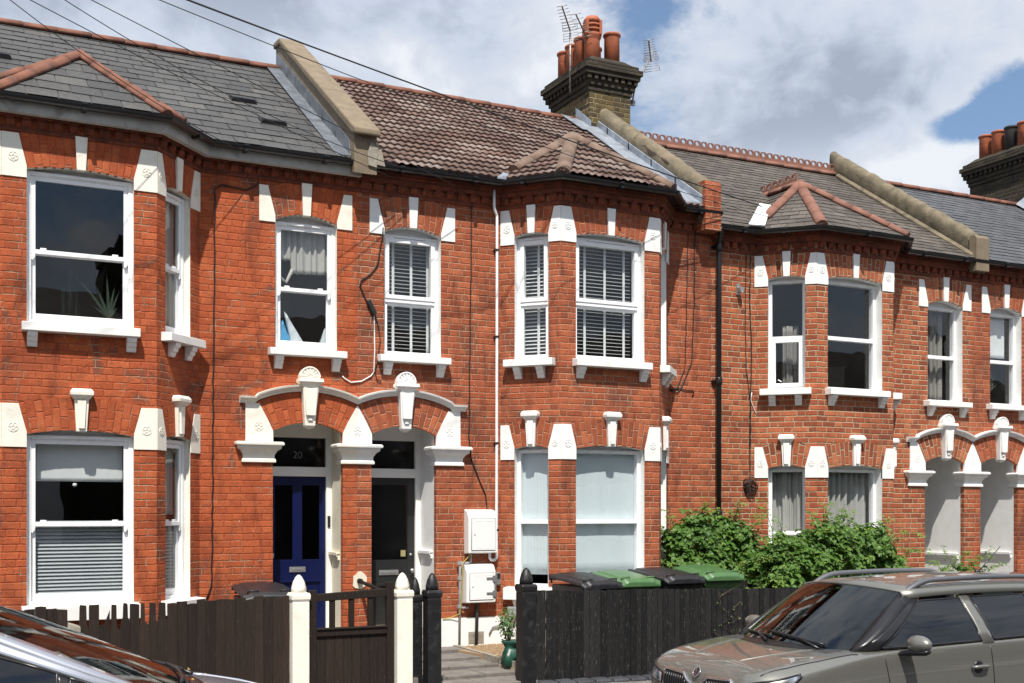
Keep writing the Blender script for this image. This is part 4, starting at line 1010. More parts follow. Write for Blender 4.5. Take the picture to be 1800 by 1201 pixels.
# front gardens and paths, level with the doorsteps
def flat(name, pts, z, mat, th=.05):
    mb = MB(); mb.hexa([(x, y, z-th) for x, y in pts], [(x, y, z) for x, y in pts]); return struct(mb.build(name, mat))
flat('garden_ground', [(-5.2, -2.12), (15.5, -2.12), (15.5, .05), (-5.2, .05)], -.24, 'soil')
flat('gravel_strip', [(1.28, -1.0), (2.3, -1.0), (2.3, .02), (1.10, .02)], -.055, 'gravel_tan', .08)
flat('paved_strip', [(1.28, -2.1), (5.2, -2.1), (5.2, -.6), (1.25, -1.0)], -.125, 'slab_tan', .08)
mb = MB(); rr = random.Random(4)
for j in range(5):                                         # worn concrete slabs, laid in rows
    y0 = -2.24+j*.47; x = -.05
    while x < 1.30:
        w = .46 if j % 2 or x > 0 else .23; xr = min(x+w, 1.28); z = -.05-.034*(4-j)+rr.uniform(-.003, .003)
        if xr-x > .05: mb.box(x+.003, xr-.003, y0+.003, y0+.467, z-.08, z)
        x += w
struct(mb.build('front_path', 'slab_path', bevel=.004))
flat('blue_door_path', [(-1.25, -2.2), (-.10, -2.2), (-.10, .05), (-1.25, .05)], -.08, 'slab_path', .06)
mb = MB(); mb.hexa([(1.28, -2.15, -.15), (1.335, -2.15, -.15), (1.30, .0, -.15), (1.245, .0, -.15)], [(1.28, -2.15, -.055), (1.335, -2.15, -.055), (1.30, .0, -.03), (1.245, .0, -.03)]); struct(mb.build('path_edging', 'stone_bare'))
# loose stones in the gravel
mb = MB(); rr = random.Random(9)
for k in range(900):
    x, y, r = rr.uniform(1.32, 1.95), rr.uniform(-.95, -.02), rr.uniform(.006, .014); z = -.053
    if x > 1.95+(-y)*.9: continue
    a = rr.random()*6
    mb.rings([[(x+r*1.2*math.cos(a+i*1.57), y+r*math.sin(a+i*1.57), z+h) for i in range(4)] for h in (-.004, r*.7)], True, True, False, tint=rr.random())
go = mb.build('gravel', 'gravel_tan'); go['kind'] = 'stuff'

# ------------------------------------------------------------------ fences, posts and gates
def picket(name, label, x0, x1, y, tops, mat, w=.085, bottom=None, seed=1, posts=()):
    h = thing(name, label, 'fence', ((x0+x1)/2, y, 0)); rr = random.Random(seed); mb = MB(); x = x0; i = 0
    while x < x1-.02:
        ww = w*rr.uniform(.9, 1.1); ww = min(ww, x1-x); t = tops(x+ww/2, rr); zb = bottom(x); k = rr.uniform(-.004, .004); yy = y+rr.uniform(-.008, .008)
        lean = rr.uniform(-.003, .003); g_ = .003 if mat == 'wood_black' else .0008
        nar = None
        if isinstance(t, tuple) and t[0] == 'n': nar = t; t = t[1]
        if isinstance(t, tuple): l, m_, r_ = t
        else: l, m_, r_ = t+rr.uniform(-.006, .006), t+.002, t+rr.uniform(-.006, .006)
        c = x+ww/2
        poly = [(x+g_, zb), (x+ww-g_, zb), (x+ww-g_+lean, r_), (c+lean, m_), (x+g_+lean, l)]
        if nar: a_, b_ = x+ww*nar[3], x+ww*nar[4]; sh_ = nar[1]-nar[2]; poly = [(x+g_, zb), (x+ww-g_, zb), (x+ww-g_, sh_-.03), (b_, sh_), (b_-.004, nar[1]-.006), (a_+.004, nar[1]), (a_, sh_+.01), (x+g_, sh_-.05)]
        tn = rr.random()
        mb.hexa([(u, yy+.018, z) for u, z in poly], [(u, yy, z) for u, z in poly], tint=tn); x += ww; i += 1
    mb.build('boarding', mat, h)
    mb = MB()
    for dz in (.16, .58): mb.hexa([(x0, y+.02, bottom(x0)+dz), (x1, y+.02, bottom(x1)+dz), (x1, y+.07, bottom(x1)+dz), (x0, y+.07, bottom(x0)+dz)], [(x0, y+.02, bottom(x0)+dz+.07), (x1, y+.02, bottom(x1)+dz+.07), (x1, y+.07, bottom(x1)+dz+.06), (x0, y+.07, bottom(x0)+dz+.06)], tint=.3)
    mb.build('rail', mat, h)
    return h
def brown_top(x, rr):
    base = .775+.035*(x+4.05)/2.6+rr.uniform(-.012, .012)
    if -3.50 < x < -3.38: return base-.42
    if -3.38 < x < -2.62:
        k = rr.random()
        if k < .75: return ('n', base, rr.uniform(.13, .22), rr.uniform(.0, .25), rr.uniform(.62, .95))
        if k < .88: return (base-.20, base-.19, base-.06)
    return base-rr.choice((0, 0, .008, .02))
fA = picket('picket_fence', "dark brown board fence with broken and missing board tops", -5.2, -1.455, -2.2, brown_top, 'wood_brown', .088, lambda x: gz(x)+.335, 3)
mb = MB(); mb.hexa([(-3.50, -2.24, -.3), (-3.37, -2.24, -.3), (-3.37, -2.11, -.3), (-3.50, -2.11, -.3)], [(-3.49, -2.235, .64), (-3.38, -2.235, .60), (-3.38, -2.12, .60), (-3.49, -2.12, .64)]); mb.build('concrete_post', 'stone_bare', fA, bevel=.012)
fB = picket('picket_fence', "black painted board fence with worn edges in front of the wheelie bins", 1.235, 4.95, -2.2, lambda x, rr: .775-.021*(x-1.3)+rr.uniform(-.008, .008), 'wood_black', .078, lambda x: gz(x)+.315, 6)
mb = MB(); rr = random.Random(8); x = 1.26
while x < 6.5:
    w = .215; z = gz(x)+.30
    mb.hexa([(x, -2.36, z-.1), (x+w, -2.36, z-.1), (x+w, -2.14, z-.1), (x, -2.14, z-.1)], [(x+.006, -2.35, z+.045+rr.uniform(-.004, .004)), (x+w-.008, -2.35, z+.043), (x+w-.008, -2.14, z+.055), (x+.006, -2.14, z+.055)]); x += w+.012
e = mb.build('brick_edging', 'brick_blue', bevel=.018); tag(e, "course of dark rounded edging bricks at the foot of the black fence", 'edging')
def post(x, y, w, top, mat, label, zb=-.35, group=None):
    mb = MB(); a = w/2
    sq = lambda r, z: [(x-r, y-r, z), (x+r, y-r, z), (x+r, y+r, z), (x-r, y+r, z)]
    mb.rings([sq(a, zb), sq(a, top-.27), sq(a*.97, top-.262), sq(a*1.0, top-.255), sq(a*1.12, top-.235), sq(a*1.14, top-.20), sq(a*1.02, top-.175)], True, True, False)
    h = thing('gate_post', label, 'gate post', (x, y, zb), group)
    mb.build('shaft', mat, h, bevel=.006)
    mb = MB(); q = lambda r, z: [(x+r*math.cos(k*math.pi/4+math.pi/8)*1.05, y+r*math.sin(k*math.pi/4+math.pi/8)*1.05, z) for k in range(8)]
    mb.rings([q(a*.86, top-.178), q(a*.84, top-.13), q(a*.66, top-.07), q(a*.36, top-.02), q(a*.10, top)], True, True, True); mb.build('finial', mat, h)
    return h
post(-1.36, -2.2, .168, 1.015, 'paint_cream', "cream gate post at the end of the broken brown fence")
post(-.275, -2.2, .168, 1.01, 'paint_cream', "cream gate post next to the pair of black posts")
post(-.085, -2.08, .118, .95, 'paint_black', "thinner and shorter black post beside a cream one")
post(.055, -2.2, .150, 1.0, 'paint_black', "black gate post on the blue-door side of the open path")
post(1.15, -2.2, .165, 1.03, 'paint_black', "black gate post with chipped paint at the start of the black fence")
gt = thing('garden_gate', "dark brown wooden gate with short spindles between two cream posts", 'gate', (-.82, -2.2, -.2))
mb = MB(); gy = -2.2
mb.box(-1.262, -1.185, gy-.03, gy+.03, -.22, .86); mb.box(-.452, -.375, gy-.03, gy+.03, -.22, .92)
mb.hexa([(-1.185, gy-.03, .745), (-.452, gy-.03, .775), (-.452, gy+.03, .775), (-1.185, gy+.03, .745)], [(-1.185, gy-.03, .82), (-.452, gy-.03, .855), (-.452, gy+.03, .855), (-1.185, gy+.03, .82)])
mb.box(-1.185, -.452, gy-.035, gy+.03, .40, .475); mb.box(-1.185, -.452, gy-.028, gy+.03, -.22, -.12); mb.box(-1.185, -.452, gy-.05, gy+.03, .465, .482)
mb.build('gate_frame', 'wood_brown', gt, bevel=.006)
for x in (-1.02, -.82, -.62):
    mb = MB(); mb.box(x-.027, x+.027, gy-.02, gy+.02, .475, .79); mb.build('spindle', 'wood_brown', gt, bevel=.004)
mb = MB()
for k in range(8):
    x = -1.185+k*.0916; mb.box(x+.002, x+.0896, gy-.012, gy+.012, -.12, .40, tint=rnd.random())
mb.build('gate_boarding', 'wood_brown', gt)
# handrail between the two doorways
mb = MB(); mb.tube([(.02, .02, .80), (.02, -.35, .77), (-.0, -1.25, .70)], .022, 10); mb.tube([(-.0, -1.25, .71), (-.0, -1.25, -.1)], .02, 10); mb.tube([(.02, .03, .80), (.02, -.08, .80)], .03, 10)
tag(mb.build('handrail', 'wood_brown'), "dark handrail fixed to a plaster patch on the pier between the doors", 'handrail')

# ------------------------------------------------------------------ bins
def bin_(x, y, ground, h, w, d, mat, label, rz, tilt=0., group='wheelie bins'):
    t = thing('wheelie_bin', label, 'wheelie bin', (x, y, ground), group, rz); 
    def L(name, mb, m, bev=.0, p=t):
        mb.local = True; return mb.build(name, m, p, bevel=bev)
    mb = MB(); hb = h-.13
    R_ = lambda a, b, z: [(-a, -b, z), (a, -b, z), (a, b, z), (-a, b, z)]
    mb.rings([R_(w*.36, d*.34, .05), R_(w*.44, d*.43, hb-.1), R_(w*.47, d*.46, hb-.09), R_(w*.48, d*.47, hb)], True, True, False); L('bin_body', mb, mat, .02)
    mb = MB(); lid = []                                    # lid slopes from the hinge (back) to the front lip
    for k, (fy, hz) in enumerate(((.50, .05), (.47, .072), (.30, .066), (.0, .048), (-.30, .029), (-.47, .016), (-.535, -.016))):
        yy = fy*d; hw = w*(.52 if k < 6 else .47); z = hb+hz*1.2+.02+tilt*(fy-.5)
        lid.append([(-hw, yy, z-.035), (-hw*.97, yy, z), (-hw*.74, yy, z+.012), (-hw*.66, yy, z+.028), (0, yy, z+.034), (hw*.66, yy, z+.028), (hw*.74, yy, z+.012), (hw*.97, yy, z), (hw, yy, z-.035)])
    mb.rings(lid, True, True, False); l = L('bin_lid', mb, mat, .012)
    mb = MB(); mb.tube([(-w*.42, d*.53, hb+.02), (-w*.40, d*.60, hb+.055), (w*.40, d*.60, hb+.055), (w*.42, d*.53, hb+.02)], .015, 8)
    for q in (-.42, -.14, .14, .42): mb.box(q*w-.012, q*w+.012, d*.44, d*.60, hb+.05, hb+.115)
    L('bin_handle', mb, mat, .004)
    for s in (-1, 1):
        mb = MB(); a = s*w*.30; mb.tube([(a-.06, -d*.40, hb+.055+tilt*-.9), (a-.05, -d*.43, hb+.085+tilt*-.9), (a+.05, -d*.43, hb+.085+tilt*-.9), (a+.06, -d*.40, hb+.055+tilt*-.9)], .009, 6)
        L('lid_grip', mb, mat)
    for s in (-1, 1):
        mb = MB(); mb.lathe((s*w*.40, d*.40, .10), [(.03, -.03), (.10, -.028), (.10, .028), (.03, .03)], 16, (1, 0, 0)); L('bin_wheel', mb, 'rubber')
    return t
zg = -.075
bin_(2.43, -1.28, zg-.05, 1.01, .57, .74, 'bin_black', "black wheelie bin nearest the path behind the black fence", R(3))
bin_(3.00, -1.25, zg-.05, 1.02, .57, .74, 'bin_green', "green wheelie bin between two black bins", R(-2), group='wheelie bins')
bk = bin_(3.61, -1.25, zg-.05, 1.04, .60, .78, 'bin_black', "black wheelie bin with a pale sticker between the two green bins", R(2))
bin_(4.24, -1.25, zg-.05, 1.06, .58, .76, 'bin_green', "green wheelie bin by the brambles at the end of the row", R(-3))
bin_(-1.38, -.95, -.15, 1.00, .56, .74, 'bin_black', "black wheelie bin behind the brown fence below the blue door", R(-4))
mb = MB(); mb.local = True; mb.box(.02, .20, .04, .13, .985, .995); s_ = mb.build('paper_label', 'meter_white', bk)

# ------------------------------------------------------------------ things on the walls
def meter(x0, x1, z0, z1, dep, label, bars):
    h = thing('meter_box', label, 'meter box', ((x0+x1)/2, 0, z0))
    mb = MB(MAIN); hh = z1-z0
    mb.hexa([(x0, n, z) for n, z in ((0, z0), (dep, z0+.015), (dep, z1-.10), (dep-.05, z1-.02), (0, z1))], [(x1, n, z) for n, z in ((0, z0), (dep, z0+.015), (dep, z1-.10), (dep-.05, z1-.02), (0, z1))]); mb.build('box_body', 'meter_white', h, bevel=.008)
    mb = MB(MAIN); a, b, c, d = x0+.045, x1-.03, z0+.05, z1-.12
    mb.box(a, b, dep-.002, dep+.010, c, d)
    for z in (c+.025, d-.03): mb.box(a+.05, (a+b)/2-.02, dep+.008, dep+.0125, z, z+.006); mb.box((a+b)/2+.02, b-.03, dep+.008, dep+.0125, z, z+.006)
    dr = mb.build('box_door', 'meter_white', h, bevel=.003)
    sm = MB(MAIN); sm.tube([(a-.004, dep+.002, c-.004), (b+.004, dep+.002, c-.004), (b+.004, dep+.002, d+.004), (a-.004, dep+.002, d+.004), (a-.004, dep+.002, c-.004)], .004, 5); sm.build('door_seam', 'pipe_grey', dr)
    mb = MB(MAIN); mb.lathe((a+.035, dep+.009, (c+d)/2), [(.009, 0), (.009, .006), (0, .007)], 10, (0, 1, 0)); mb.build('lock', 'metal_grey', dr)
    if bars:
        mb = MB(MAIN)
        for z in (c+.24*hh*.5, c+.66*hh*.75): mb.box(b-.10, b+.035, dep+.010, dep+.016, z, z+.03); mb.box(b-.02, b+.035, dep+.011, dep+.018, z-.03, z+.05)
        mb.box(b+.012, b+.034, dep-.10, dep+.012, c+.02, d-.06); mb.build('security_bar', 'metal_grey', h)
    return h
meter(1.405, 1.80, 1.10, 1.66, .14, "white meter box on the brick wall at the lower end of the white pipe", False)
meter(1.375, 1.775, .48, .98, .15, "white meter box with grey security bars just above the white plinth", True)
kb = thing('key_safe', "small grey key safe on the brickwork beside the barred meter box", 'key safe', (1.86, 0, .7)); mb = MB(MAIN); mb.box(1.83, 1.895, 0, .06, .70, .86); mb.build('safe_body', 'metal_grey', kb, bevel=.012); mb = MB(MAIN); mb.box(1.842, 1.883, .058, .066, .78, .85); mb.build('dial_cover', 'black_plastic', kb, bevel=.004)
jb = MB(dB['cl']); jb.box(.12, .30, 0, .08, .30, .43); tag(jb.build('junction_box', 'pipe_grey', bevel=.01), "small grey junction box under the bay sill by the gravel", 'junction box')
mb = MB(MAIN); mb.tube([(2.0, .12, .31), (2.02, .1, .24), (1.9, .05, .20), (1.78, .045, .17), (1.74, .04, .08)], .011); tag(mb.build('cable', 'pipe_grey'), "grey cable looping down from the junction box onto the plinth", 'cable')
# gas pipe
gp = thing('gas_pipe', "grey gas pipe with a yellow and green earth wire left of the meter boxes", 'pipe', (1.32, 0, 0))
mb = MB(MAIN); mb.tube([(1.47, .06, 1.12), (1.47, .06, 1.0), (1.44, .06, .99), (1.33, .06, .99), (1.325, .06, .95), (1.315, .06, -.10)], .016, 10); mb.tube([(1.315, .06, .43), (1.44, .06, .43), (1.45, .06, .50)], .016, 10)
for z in (.80, .45, .99): mb.box(1.29, 1.34, .04, .08, z-.02, z+.02)
mb.build('pipe_run', 'pipe_grey', gp); mb = MB(MAIN); mb.tube([(1.46, .085, 1.10), (1.36, .085, 1.0), (1.345, .085, .9), (1.335, .085, .5), (1.31, .09, .36), (1.2, .04, .31), (1.1, .035, .30)], .005); mb.build('earth_wire', 'yellow_green', gp)
mb = MB(MAIN); mb.tube([(1.56, .05, .5), (1.56, .05, .25), (1.55, .05, -.1)], .022, 10); tag(mb.build('duct_pipe', 'black_plastic'), "short black duct below the barred meter box at the air brick", 'pipe')
# white overflow pipe
wp = thing('waste_pipe', "thin white plastic pipe with a kink running down beside the bay to the meter boxes", 'pipe', (1.84, 0, 0))
mb = MB(MAIN); mb.tube([(1.785, .09, 5.70), (1.785, .09, 5.48), (1.79, .09, 5.45), (1.835, .055, 5.40), (1.84, .055, 5.36), (1.835, .055, 1.08), (1.83, .055, 1.04), (1.81, .055, 1.02), (1.76, .055, 1.02), (1.74, .055, 1.04), (1.735, .055, 1.12)], .018, 10); mb.build('pipe_run', 'upvc', wp)
for z in (4.95, 3.85, 2.5, 1.4): mb = MB(MAIN); mb.box(1.812, 1.858, .0, .078, z-.012, z+.012); mb.build('pipe_clip', 'black_plastic', wp)
# black downpipe between the brown-tiled and crested houses
dp = thing('downpipe', "black cast-iron downpipe on the boundary of the brown-tiled and crested houses", 'downpipe', (5.27, 0, 0))
mb = MB(MAIN); mb.tube([(5.22, .20, 5.60), (5.22, .20, 5.48), (5.27, .09, 5.36), (5.27, .09, 5.2), (5.265, .09, -.5)], .036, 14); mb.build('pipe_run', 'gutter_black', dp)
for z in (5.33, 3.45, 1.6): mb = MB(MAIN); mb.lathe((5.267, .09, z), [(.047, -.05), (.05, -.04), (.05, .04), (.042, .055)], 14); mb.box(5.20, 5.335, 0, .05, z-.02, z+.02); mb.build('pipe_collar', 'gutter_black', dp)
# wall cables
def cable(label, pts, r=.008, mat='cable_black', wob=.006, name='wall_cable', pan=MAIN):
    rr = random.Random(len(label)); P = []
    for (u, z, *n), (u2, z2, *n2) in zip(pts, pts[1:]):
        k = max(2, int(math.hypot(u2-u, z2-z)/.10))
        for i in range(k):
            f = i/k; P.append((u+(u2-u)*f+rr.uniform(-wob, wob), (n[0] if n else .012)+rr.uniform(0, .004), z+(z2-z)*f))
    P.append((pts[-1][0], .012, pts[-1][1]))
    mb = MB(pan); mb.tube(P, r, 6); return tag(mb.build(name, mat), label, 'cable')
cable("black cable dropping down the painted orange wall beside the cream-trimmed bay", [(-.75-.45, 5.45), (-1.25, 5.38), (-1.35, 5.33), (-1.62, 5.36), (-1.70, 5.30), (-1.71, 4.2), (-1.73, 1.4), (-1.74, .8), (-1.80, .62)], .008)
cable("looped black cable hanging beside the slatted window above the grey door", [(.33, 5.08), (.25, 4.62), (.16, 4.5), (.05, 4.42), (.03, 4.35), (.10, 4.2), (.13, 4.13)], .008)
cb = MB(MAIN); cb.hexa([(.105, .005, 4.17), (.15, .005, 4.19), (.15, .06, 4.19), (.105, .06, 4.17)], [(.19, .005, 4.0), (.235, .005, 4.03), (.235, .06, 4.03), (.19, .06, 4.0)]); tag(cb.build('cable_splitter', 'black_plastic', bevel=.006), "black cable splitter hanging between the two windows above the doors", 'splitter')
cable("white cable curling out below the black splitter", [(.21, 4.01), (.215, 3.6), (.21, 3.33), (.17, 3.27), (.05, 3.20), (-.08, 3.18), (-.16, 3.22), (-.19, 3.25)], .008, 'cable_white', .002)
cable("black cable running from the splitter down to the window sill", [(.22, 4.0), (.27, 3.85), (.29, 3.7), (.26, 3.5), (.22, 3.33), (.24, 3.24), (.30, 3.2)], .006)
cable("long black cable from the eaves to the upper meter box", [(1.50, 5.55), (1.50, 4.9), (1.48, 3.5), (1.47, 2.6), (1.50, 2.3), (1.62, 2.0), (1.70, 1.85), (1.72, 1.68)], .008)
cable("thin cable beside the white bay strip on the brown-tiled house", [(4.80, 5.5), (4.78, 4.6), (4.75, 3.6), (4.62, 3.35), (4.52, 3.29)], .006)
cable("thin dark cable looping out to a hooked end beside the downpipe", [(4.92, 5.55), (4.90, 4.5), (4.86, 3.7), (4.72, 3.40), (4.62, 3.27), (4.48, 3.30), (4.64, 3.33), (4.78, 3.31), (4.88, 3.31), (4.90, 3.27), (4.87, 3.23)], .007)
cable("black cable down the corner of the crested house's bay", [(5.88, 5.4), (5.86, 4.6), (5.90, 4.0), (5.88, 3.3), (5.87, 2.2)], .008)
cable("thin black cable near the wall bracket on the crested house", [(5.80, 5.35), (5.78, 4.4), (5.80, 3.7), (5.87, 3.2), (5.86, 2.7), (5.87, 2.1)], .005)
cable("white cable end hanging loose by the crested house's bay", [(5.90, 3.33), (5.88, 3.22), (5.94, 3.10), (5.99, 3.0)], .007, 'cable_white', .001)
mb = MB(MAIN); rr = random.Random(2); P = []
for i in range(90): a = i*.55; q = .09+.05*math.sin(i*.37); P.append((5.87+q*math.cos(a)*.9, .03+.02*math.sin(i), 2.02+q*math.sin(a)*.8-.0008*i))
mb.tube(P, .006, 5); tag(mb.build('cable_coil', 'cable_black'), "tangle of coiled black cable on the crested house's wall", 'cable')
br = MB(MAIN); br.box(5.63, 5.70, 0, .02, 4.70, 4.86); br.tube([(5.66, .02, 4.8), (5.66, .09, 4.79), (5.66, .10, 4.72)], .02, 8); br.box(5.63, 5.69, .05, .11, 4.73, 4.80); tag(br.build('wall_bracket', 'metal_grey', bevel=.004), "small grey metal bracket on the wall of the crested house", 'bracket')
bl = MB(); bl.box(-.235, -.20, .415, .432, 1.44, 1.58); tag(bl.build('door_bell', 'black_plastic', bevel=.004), "black doorbell on the white frame of the blue door", 'doorbell')

# ------------------------------------------------------------------ aerials
def yagi(name, label, base, top, boom0, boom1, els, el_len, refl=True, mastr=.016, elbow=None):
    h = thing(name, label, 'aerial', base)
    mb = MB(); mb.tube([base]+([elbow] if elbow else [])+[top], mastr, 8); mb.build('mast', 'aerial_metal', h)
    mb = MB(); a, b = Vector(boom0), Vector(boom1); mb.tube([a, b], .013, 6); mb.build('boom', 'aerial_metal', h)
    d = (b-a).normalized(); x = V(.85, -.5, .1); x = (x-d*x.dot(d)).normalized()
    mb = MB()
    for k in range(els):
        c = a+(b-a)*(k/(els-1)); l = el_len*(1.-.25*k/(els-1))/2; mb.tube([c-x*l, c+x*l], .005, 5)
    mb.build('elements', 'aerial_metal', h)
    if refl:
        mb = MB(); y = d.cross(x).normalized(); c = a-d*.03
        for s in (-1, 1):
            for k in range(4): q = c+y*s*(.03+k*.04)-d*.0; mb.tube([q-x*.12, q+x*.12], .004, 5)
            mb.tube([c-x*.12+y*s*.02, c-x*.12+y*s*.16], .004, 5); mb.tube([c+x*.12+y*s*.02, c+x*.12+y*s*.16], .004, 5)
        mb.build('reflector', 'aerial_metal', h)
    return h
yagi('tv_aerial', "TV aerial on the tallest mast at the rear edge of the chimney with many pots", (4.60, 3.42, 8.45), (4.50, 2.95, 9.36), (4.47, 2.90, 9.33), (3.93, 2.16, 9.33), 9, .36, elbow=(4.60, 3.42, 8.9)) if False else None
yagi('tv_aerial', "TV aerial on an upright mast at the left edge of the chimney with many pots", (4.60, 2.95, 8.35), (4.60, 2.95, 9.36), (4.58, 2.92, 9.33), (4.02, 2.18, 9.33), 9, .22)
yagi('tv_aerial', "small bare TV aerial sloping behind the capped chimney pot", (4.90, 2.95, 8.75), (4.88, 2.86, 9.2), (4.87, 2.85, 9.2), (4.20, 2.07, 9.2), 7, .22, refl=False)
yagi('tv_aerial', "TV aerial with two reflectors on a cranked bracket off the chimney's street side", (5.55, 2.60, 8.22), (5.92, 2.62, 9.05), (5.90, 2.58, 8.95), (5.39, 1.88, 8.95), 10, .22, elbow=(5.60, 2.60, 8.48))
mb = MB(); mb.box(5.48, 5.62, 2.62, 2.66, 8.2, 8.28); mb.box(5.48, 5.60, 2.62, 2.66, 8.4, 8.46)
mb.build('bracket', 'aerial_metal', [o for o in COL.objects if o.name.startswith('tv_aerial') and 'cranked' in o.get('label', '')][0])

# ------------------------------------------------------------------ overhead wires, all strung from one pole further up the street
def wire(label, a, b, sag, r=.0042):
    a = Vector(a); b = Vector(b); P = []
    for i in range(33):
        f = i/32; P.append(a+(b-a)*f-Vector((0, 0, sag*4*f*(1-f))))
    mb = MB(); mb.tube(P, r, 6); o = mb.build('overhead_wire', 'cable_black'); tag(o, label, 'wire', 'overhead telephone wires'); return o
wire("overhead wire grazing the top of the cream-trimmed bay's pointed roof", (-5.42, -2.80, 6.94), (-1.49, -.25, 5.71), .20)
wire("overhead wire crossing the grey slates to the gutter at the buff parapet", (-5.25, -2.73, 6.51), (.38, -.23, 5.63), .072)
wire("overhead wire crossing the foot of the buff parapet to the eaves", (-5.5, -2.96, 7.0), (.50, -.28, 5.75), .33)
wire("overhead wire crossing the buff parapet low down to the brown-tiled house's gutter", (-4.99, -2.94, 6.54), (1.19, -.27, 5.62), .01)
wire("overhead wire passing just above the buff parapet top to the far bay's eaves", (-4.94, -3.37, 6.39), (6.01, -.31, 5.77), .177)
wire("thick overhead wire that runs highest across the sky", (-5.27, -2.43, 6.9), (5.84, -.31, 5.91), .072, .008)
wire("thinner overhead wire alongside the highest thick one", (-5.27, -2.41, 6.93), (5.80, -.29, 5.93), .082, .004)

# ------------------------------------------------------------------ what shows through the windows
def inset(op, m=.03): return op[0]+m, op[1]-m
u0, u1, zb, zs, _ = dA['fl']; fr = dA['fr']
cloth_panel('roller_blind', fr, u0+.10, u1-.08, 1.95, zs-.02, -.22, "pale roller blind pulled a third down in the big lower bay window", 'blind', 'blind_white', .002, .3)
mb = MB(fr); mb.lathe((u0+.48, -.20, 1.915), [(0, -.02), (.022, -.012), (.022, .012), (0, .02)], 12, (0, 0, 1)); mb.build('blind_pull', 'slat_white', bpy.data.objects['roller_blind'])
blind_slats('pleated_blind', fr, u0+.06, u1-.06, zb+.06, 1.56, -.19, "pleated blind of close pale bands in the lower sash of the big lower bay window", .038, .040, -50, mat='slat_pleat', headrail=False)
u0, u1, zb, zs, _ = dA['clR']; cr = dA['cr']
blind_slats('pleated_blind', cr, u0+.05, u1-.05, zb+.06, 1.56, -.19, "narrow pleated blind in the angled side window next to the orange wall", .038, .040, -50, mat='slat_pleat', headrail=False)
cloth_panel('net_curtain', cr, u0+.05, u1-.03, 1.6, zs-.03, -.2, "pale net curtain in the ground-floor angled side window of the cream-trimmed bay", 'curtain', 'net_curtain', .012, 8)
u0, u1, zb, zs, _ = dA['cuR']
cloth_panel('net_curtain', cr, u0+.03, u1-.03, zb+.1, zs-.03, -.2, "net curtain in the upper angled side window of the cream-trimmed bay", 'curtain', 'net_curtain', .014, 8)
u0, u1, zb, zs, _ = dA['wo']
cloth_panel('net_curtain', MAIN, u0+.05, u1-.04, zb+.98, zs-.03, -.2, "torn gathered net curtain over the top half of the window above the blue door", 'curtain', 'net_curtain', .022, 12, hem=lambda f: (.10 if f < .30 else -.06+.03*f))
mb = MB(MAIN); mb.tube([(u0+.06, -.2, zb+1.10), (u0+.10, -.19, zb+.88), (u0+.18, -.18, zb+.82), (u0+.26, -.2, zb+.98)], [.02, .022, .02, .022], 6); mb.build('curtain_knot', 'net_curtain', [o for o in COL.objects if 'torn gathered' in o.get('label', '')][0])
def blob(name, pan, pts, n, mat, label, cat):
    mb = MB(pan); mb.rings([[(u, n-.03, z) for u, z in pts], [((u-pts[0][0])*.8+pts[0][0]+.01, n+.03, (z-pts[0][1])*.86+pts[0][1]) for u, z in pts]], True, True, True); o = mb.build(name, mat); return tag(o, label, cat)
blob('plastic_bag', MAIN, [(u0+.07, zb+.06), (u0+.30, zb+.06), (u0+.26, zb+.16), (u0+.20, zb+.25), (u0+.15, zb+.38), (u0+.12, zb+.36), (u0+.09, zb+.2)], -.2, 'bag_blue', "blue plastic bag standing on the sill of the window above the blue door", 'bag')
blob('plastic_bag', MAIN, [(u0+.22, zb+.06), (u0+.44, zb+.06), (u0+.38, zb+.15), (u0+.28, zb+.30), (u0+.16, zb+.48), (u0+.17, zb+.38), (u0+.21, zb+.2)], -.17, 'bag_clear', "grey translucent plastic bag leaning over the blue bag", 'bag')
blob('plastic_bag', MAIN, [(u1-.20, zb+.06), (u1-.06, zb+.06), (u1-.055, zb+.34), (u1-.09, zb+.30), (u1-.13, zb+.18)], -.2, 'bag_clear', "pale plastic bag in the opposite corner of the window from the blue bag", 'bag')
u0, u1, zb, zs, _ = dA['fu']
def leafblade(mb, base, tip, w, n0):
    a, b = Vector(base), Vector(tip); N = 8; L = []; R2 = []
    for i in range(N+1):
        f = i/N; p = a+(b-a)*f+Vector((0, 0, .10*math.sin(f*2.4)*(b-a).length)); k = w*(1-f)**.8
        L.append((p.x-k, p.y, p.z)); R2.append((p.x+k, p.y+.01, p.z))
    mb.rings([L, [((x+y)/2, m+.015, (z+c)/2) for (x, m, z), (y, _, c) in zip(L, R2)], R2], False, False, True)
al = thing('aloe_plant', "spiky aloe in the corner of the big upper bay window", 'plant', tuple(fr(u1-.22, -.25, zb))); mb = MB(fr)
for tx, tz in ((-.33, .62), (-.24, .5), (-.14, .55), (-.03, .72), (.05, .55), (.10, .5), (-.18, .3), (.08, .3)): leafblade(mb, (u1-.22, -.22, zb+.12), (u1-.22+tx, -.19, zb+tz*.8), .022, 0)
mb.build('leaves', 'aloe', al); mb = MB(fr); mb.lathe((u1-.22, -.22, zb), [(.05, .01), (.065, .13), (.07, .13), (.055, .12)], 14); mb.build('pot', 'terra_dark', al)
al = thing('cactus_plant', "dim tall houseplant in the middle of the big upper bay window", 'plant', tuple(fr(u0+.5, -.45, zb))); mb = MB(fr)
for dx, hh in ((.0, .75), (.07, .5), (-.07, .55)): mb.tube([(u0+.5+dx*.3, -.85, zb+.1), (u0+.5+dx, -.85, zb+.25), (u0+.5+dx, -.85, zb+hh)], [.03, .035, .02], 8)
mb.build('stems', 'aloe', al)
